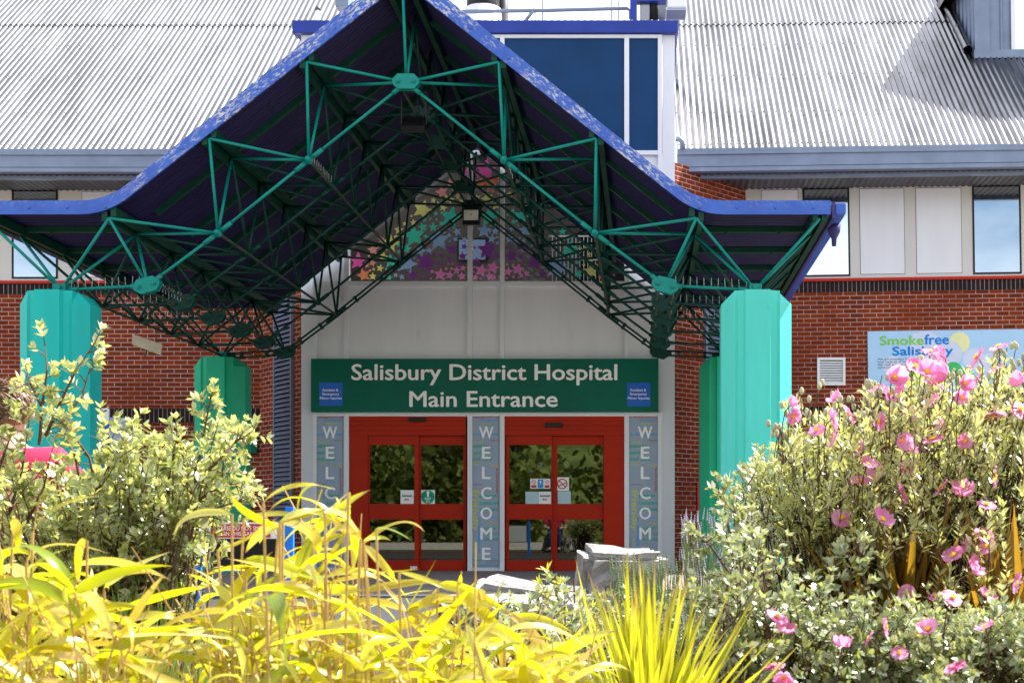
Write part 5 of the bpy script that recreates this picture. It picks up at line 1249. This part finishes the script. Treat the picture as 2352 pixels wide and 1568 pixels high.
BV = [(P_(0, 0, b0 + .06), (.15, .12)), (P_(0, -.01, b0 + .25), (.13, .10)), (P_(0, .0, HT - .36), (.15, .10)), (P_(0, .01, HT - .27), (.06, .06)), (P_(0, .02, HT - .21), (.055, .058)),
      (P_(0, .03, HT - .14), (.072, .085)), (P_(0, .03, HT - .065), (.070, .082)),
      (P_(.18, 0, HT - .315), .060), (P_(.262, .03, HT - .43), .048), (P_(.285, .10, HT - .60), .040), (P_(.20, .33, HT - .58), .028), (P_(.17, .40, HT - .575), .030),
      (P_(-.18, 0, HT - .315), .060), (P_(-.262, .03, HT - .43), .048), (P_(-.285, .10, HT - .60), .040), (P_(-.20, .33, HT - .58), .028), (P_(-.17, .40, HT - .575), .030),
      (P_(.10, .05, b0 + .05), .085), (P_(.13, .45, b0 + .03), .062), (P_(.13, .50, .10), .042), (P_(.13, .62, .05), (.036, .03)),
      (P_(-.10, .05, b0 + .05), .085), (P_(-.13, .45, b0 + .03), .062), (P_(-.13, .50, .10), .042), (P_(-.13, .62, .05), (.036, .03))]
BE = [(0, 1), (1, 2), (2, 3), (3, 4), (4, 5), (5, 6), (2, 7), (7, 8), (8, 9), (9, 10), (10, 11), (2, 12), (12, 13), (13, 14), (14, 15), (15, 16), (0, 17), (17, 18), (18, 19), (19, 20), (0, 21), (21, 22), (22, 23), (23, 24)]
for s in (1, -1):                                           # fingers and thumbs resting on the knees
    w = 11 if s == 1 else 16
    for k, (dx, ln) in enumerate(((-.025, .065), (-.008, .075), (.009, .07), (.025, .055))):
        a = len(BV); BV.append((P_(s * .17 + dx, .40 + ln * .55, HT - .59), .009)); BV.append((P_(s * .17 + dx, .40 + ln, HT - .62), .0075)); BE += [(w, a), (a, a + 1)]
    a = len(BV); BV.append((P_(s * .17 - s * .045, .40, HT - .59), .010)); BE.append((w - 1, a))
body = skinned("body", BV, BE, "skin", pe)
# face and ears
fm = MB()
for s in (-1, 1): fm.ball(P_(s * .088, .03, HT - .125), .028, 8, 6, (.35, .6, 1)); 
fm.ball(P_(0, .125, HT - .145), .018, 8, 6, (.8, 1.1, 1.3))
fm.build("face_features", "skin", body, smooth=True)
fm = MB()
for s in (-1, 1): fm.ball(P_(s * .033, .108, HT - .118), .010, 8, 6)
fm.build("eyes", "eye_dark", body, smooth=True)
MB().ball(P_(0, .108, HT - .19), .02, 8, 5, (1.2, .4, .3)).build("mouth", "sticker_red", body, smooth=True)
SV = [(P_(0, 0, b0 + .02), (.175, .14)), (P_(0, -.02, b0 + .25), (.165, .125)), (P_(0, .0, HT - .37), (.17, .115)), (P_(0, .01, HT - .285), (.075, .07)),
      (P_(.185, 0, HT - .325), .082), (P_(.262, .03, HT - .42), .076), (P_(.285, .06, HT - .52), .072), (P_(-.185, 0, HT - .325), .082), (P_(-.262, .03, HT - .42), .076), (P_(-.285, .06, HT - .52), .072)]
skinned("t_shirt", SV, [(0, 1), (1, 2), (2, 3), (2, 4), (4, 5), (5, 6), (2, 7), (7, 8), (8, 9)], "cotton_crimson", pe)
TV = [(P_(0, 0, b0 + .05), (.165, .135)), (P_(.10, .05, b0 + .05), .098), (P_(.13, .45, b0 + .03), .075), (P_(.13, .50, .13), .056), (P_(-.10, .05, b0 + .05), .098), (P_(-.13, .45, b0 + .03), .075), (P_(-.13, .50, .13), .056)]
skinned("trousers", TV, [(0, 1), (1, 2), (2, 3), (0, 4), (4, 5), (5, 6)], "denim", pe)
for s in (-1, 1): MB().ball(P_(s * .13, .57, .05), .05, 10, 8, (.9, 2.4, 1)).build("shoe", "shoe", pe, smooth=True)
hm = MB(); q = random.Random(5)
hm.ball(P_(0, .015, HT - .10), .098, 20, 14, (.86, 1.02, 1.02))
for i in range(700):
    u = q.uniform(0, 2 * math.pi); v = q.uniform(-.35, 1); rr = math.sqrt(max(0, 1 - v * v))
    nrm_ = Vector((rr * math.cos(u), rr * math.sin(u), v))
    if nrm_.y > .55 and v < .45: continue
    p = Vector(P_(0, .015, HT - .10)) + Vector((nrm_.x * .086, nrm_.y * .102, nrm_.z * .102))
    fl_ = (Vector((.5, -.1, .15)) + Vector((0, 0, -1)) * (.5 if v < .5 else .1) + rv(q, .13)); fl_ = (fl_ - nrm_ * fl_.dot(nrm_)).normalized()
    l = q.uniform(.02, .045); hm.tube([p, p + fl_ * l * .5 + nrm_ * .004, p + fl_ * l + nrm_ * (q.uniform(-.006, .004) if q.random() < .9 else .014)], [.0040, .0034, .0008], 3, False)
hm.build("hair", "hair_brown", pe, fixn=False)

# ------------------------------------------------------------------ trees behind the viewpoint, mirrored in the door glass
mb = MB(); mb.add([(-120, -34, -.02), (120, -34, -.02), (120, -46, 9), (-120, -46, 9), (120, -90, 10), (-120, -90, 10)], [(0, 1, 2, 3), (3, 2, 4, 5)])  # unseen green slope, added to close sky gaps in the door reflections
mat("backdrop_green", (.15, .19, .05), .9, .0, .5, .8)
h_ = mb.build("backdrop_bank", "backdrop_green"); tag(h_, kind="structure")
q = random.Random(77); L = Leaves(); T = MB()
for i in range(16):
    cx, cy, h = -38 + i * 4.6 + q.uniform(-1, 1), -24 + q.uniform(-5, 3), q.uniform(7, 10)
    T.tube([(cx, cy, 0), (cx + .1, cy, h * .4), (cx, cy, h * .8)], [.22, .16, .05], 7)
    for k in range(34):
        cc = Vector((cx + q.gauss(0, 2.0), cy + q.gauss(0, 1.3), q.uniform(.3, h) if k % 2 else q.uniform(.2, 3.5)))
        for j in range(60):
            L.add(cc + rv(q, .6), rv(q).normalized(), rv(q).normalized(), .50, .36, .1)
wd = L.build("woods", "leaf_wood", None); wd["kind"] = "stuff"
T2 = T.build("woods_trunks", "bark", wd, fixn=False)
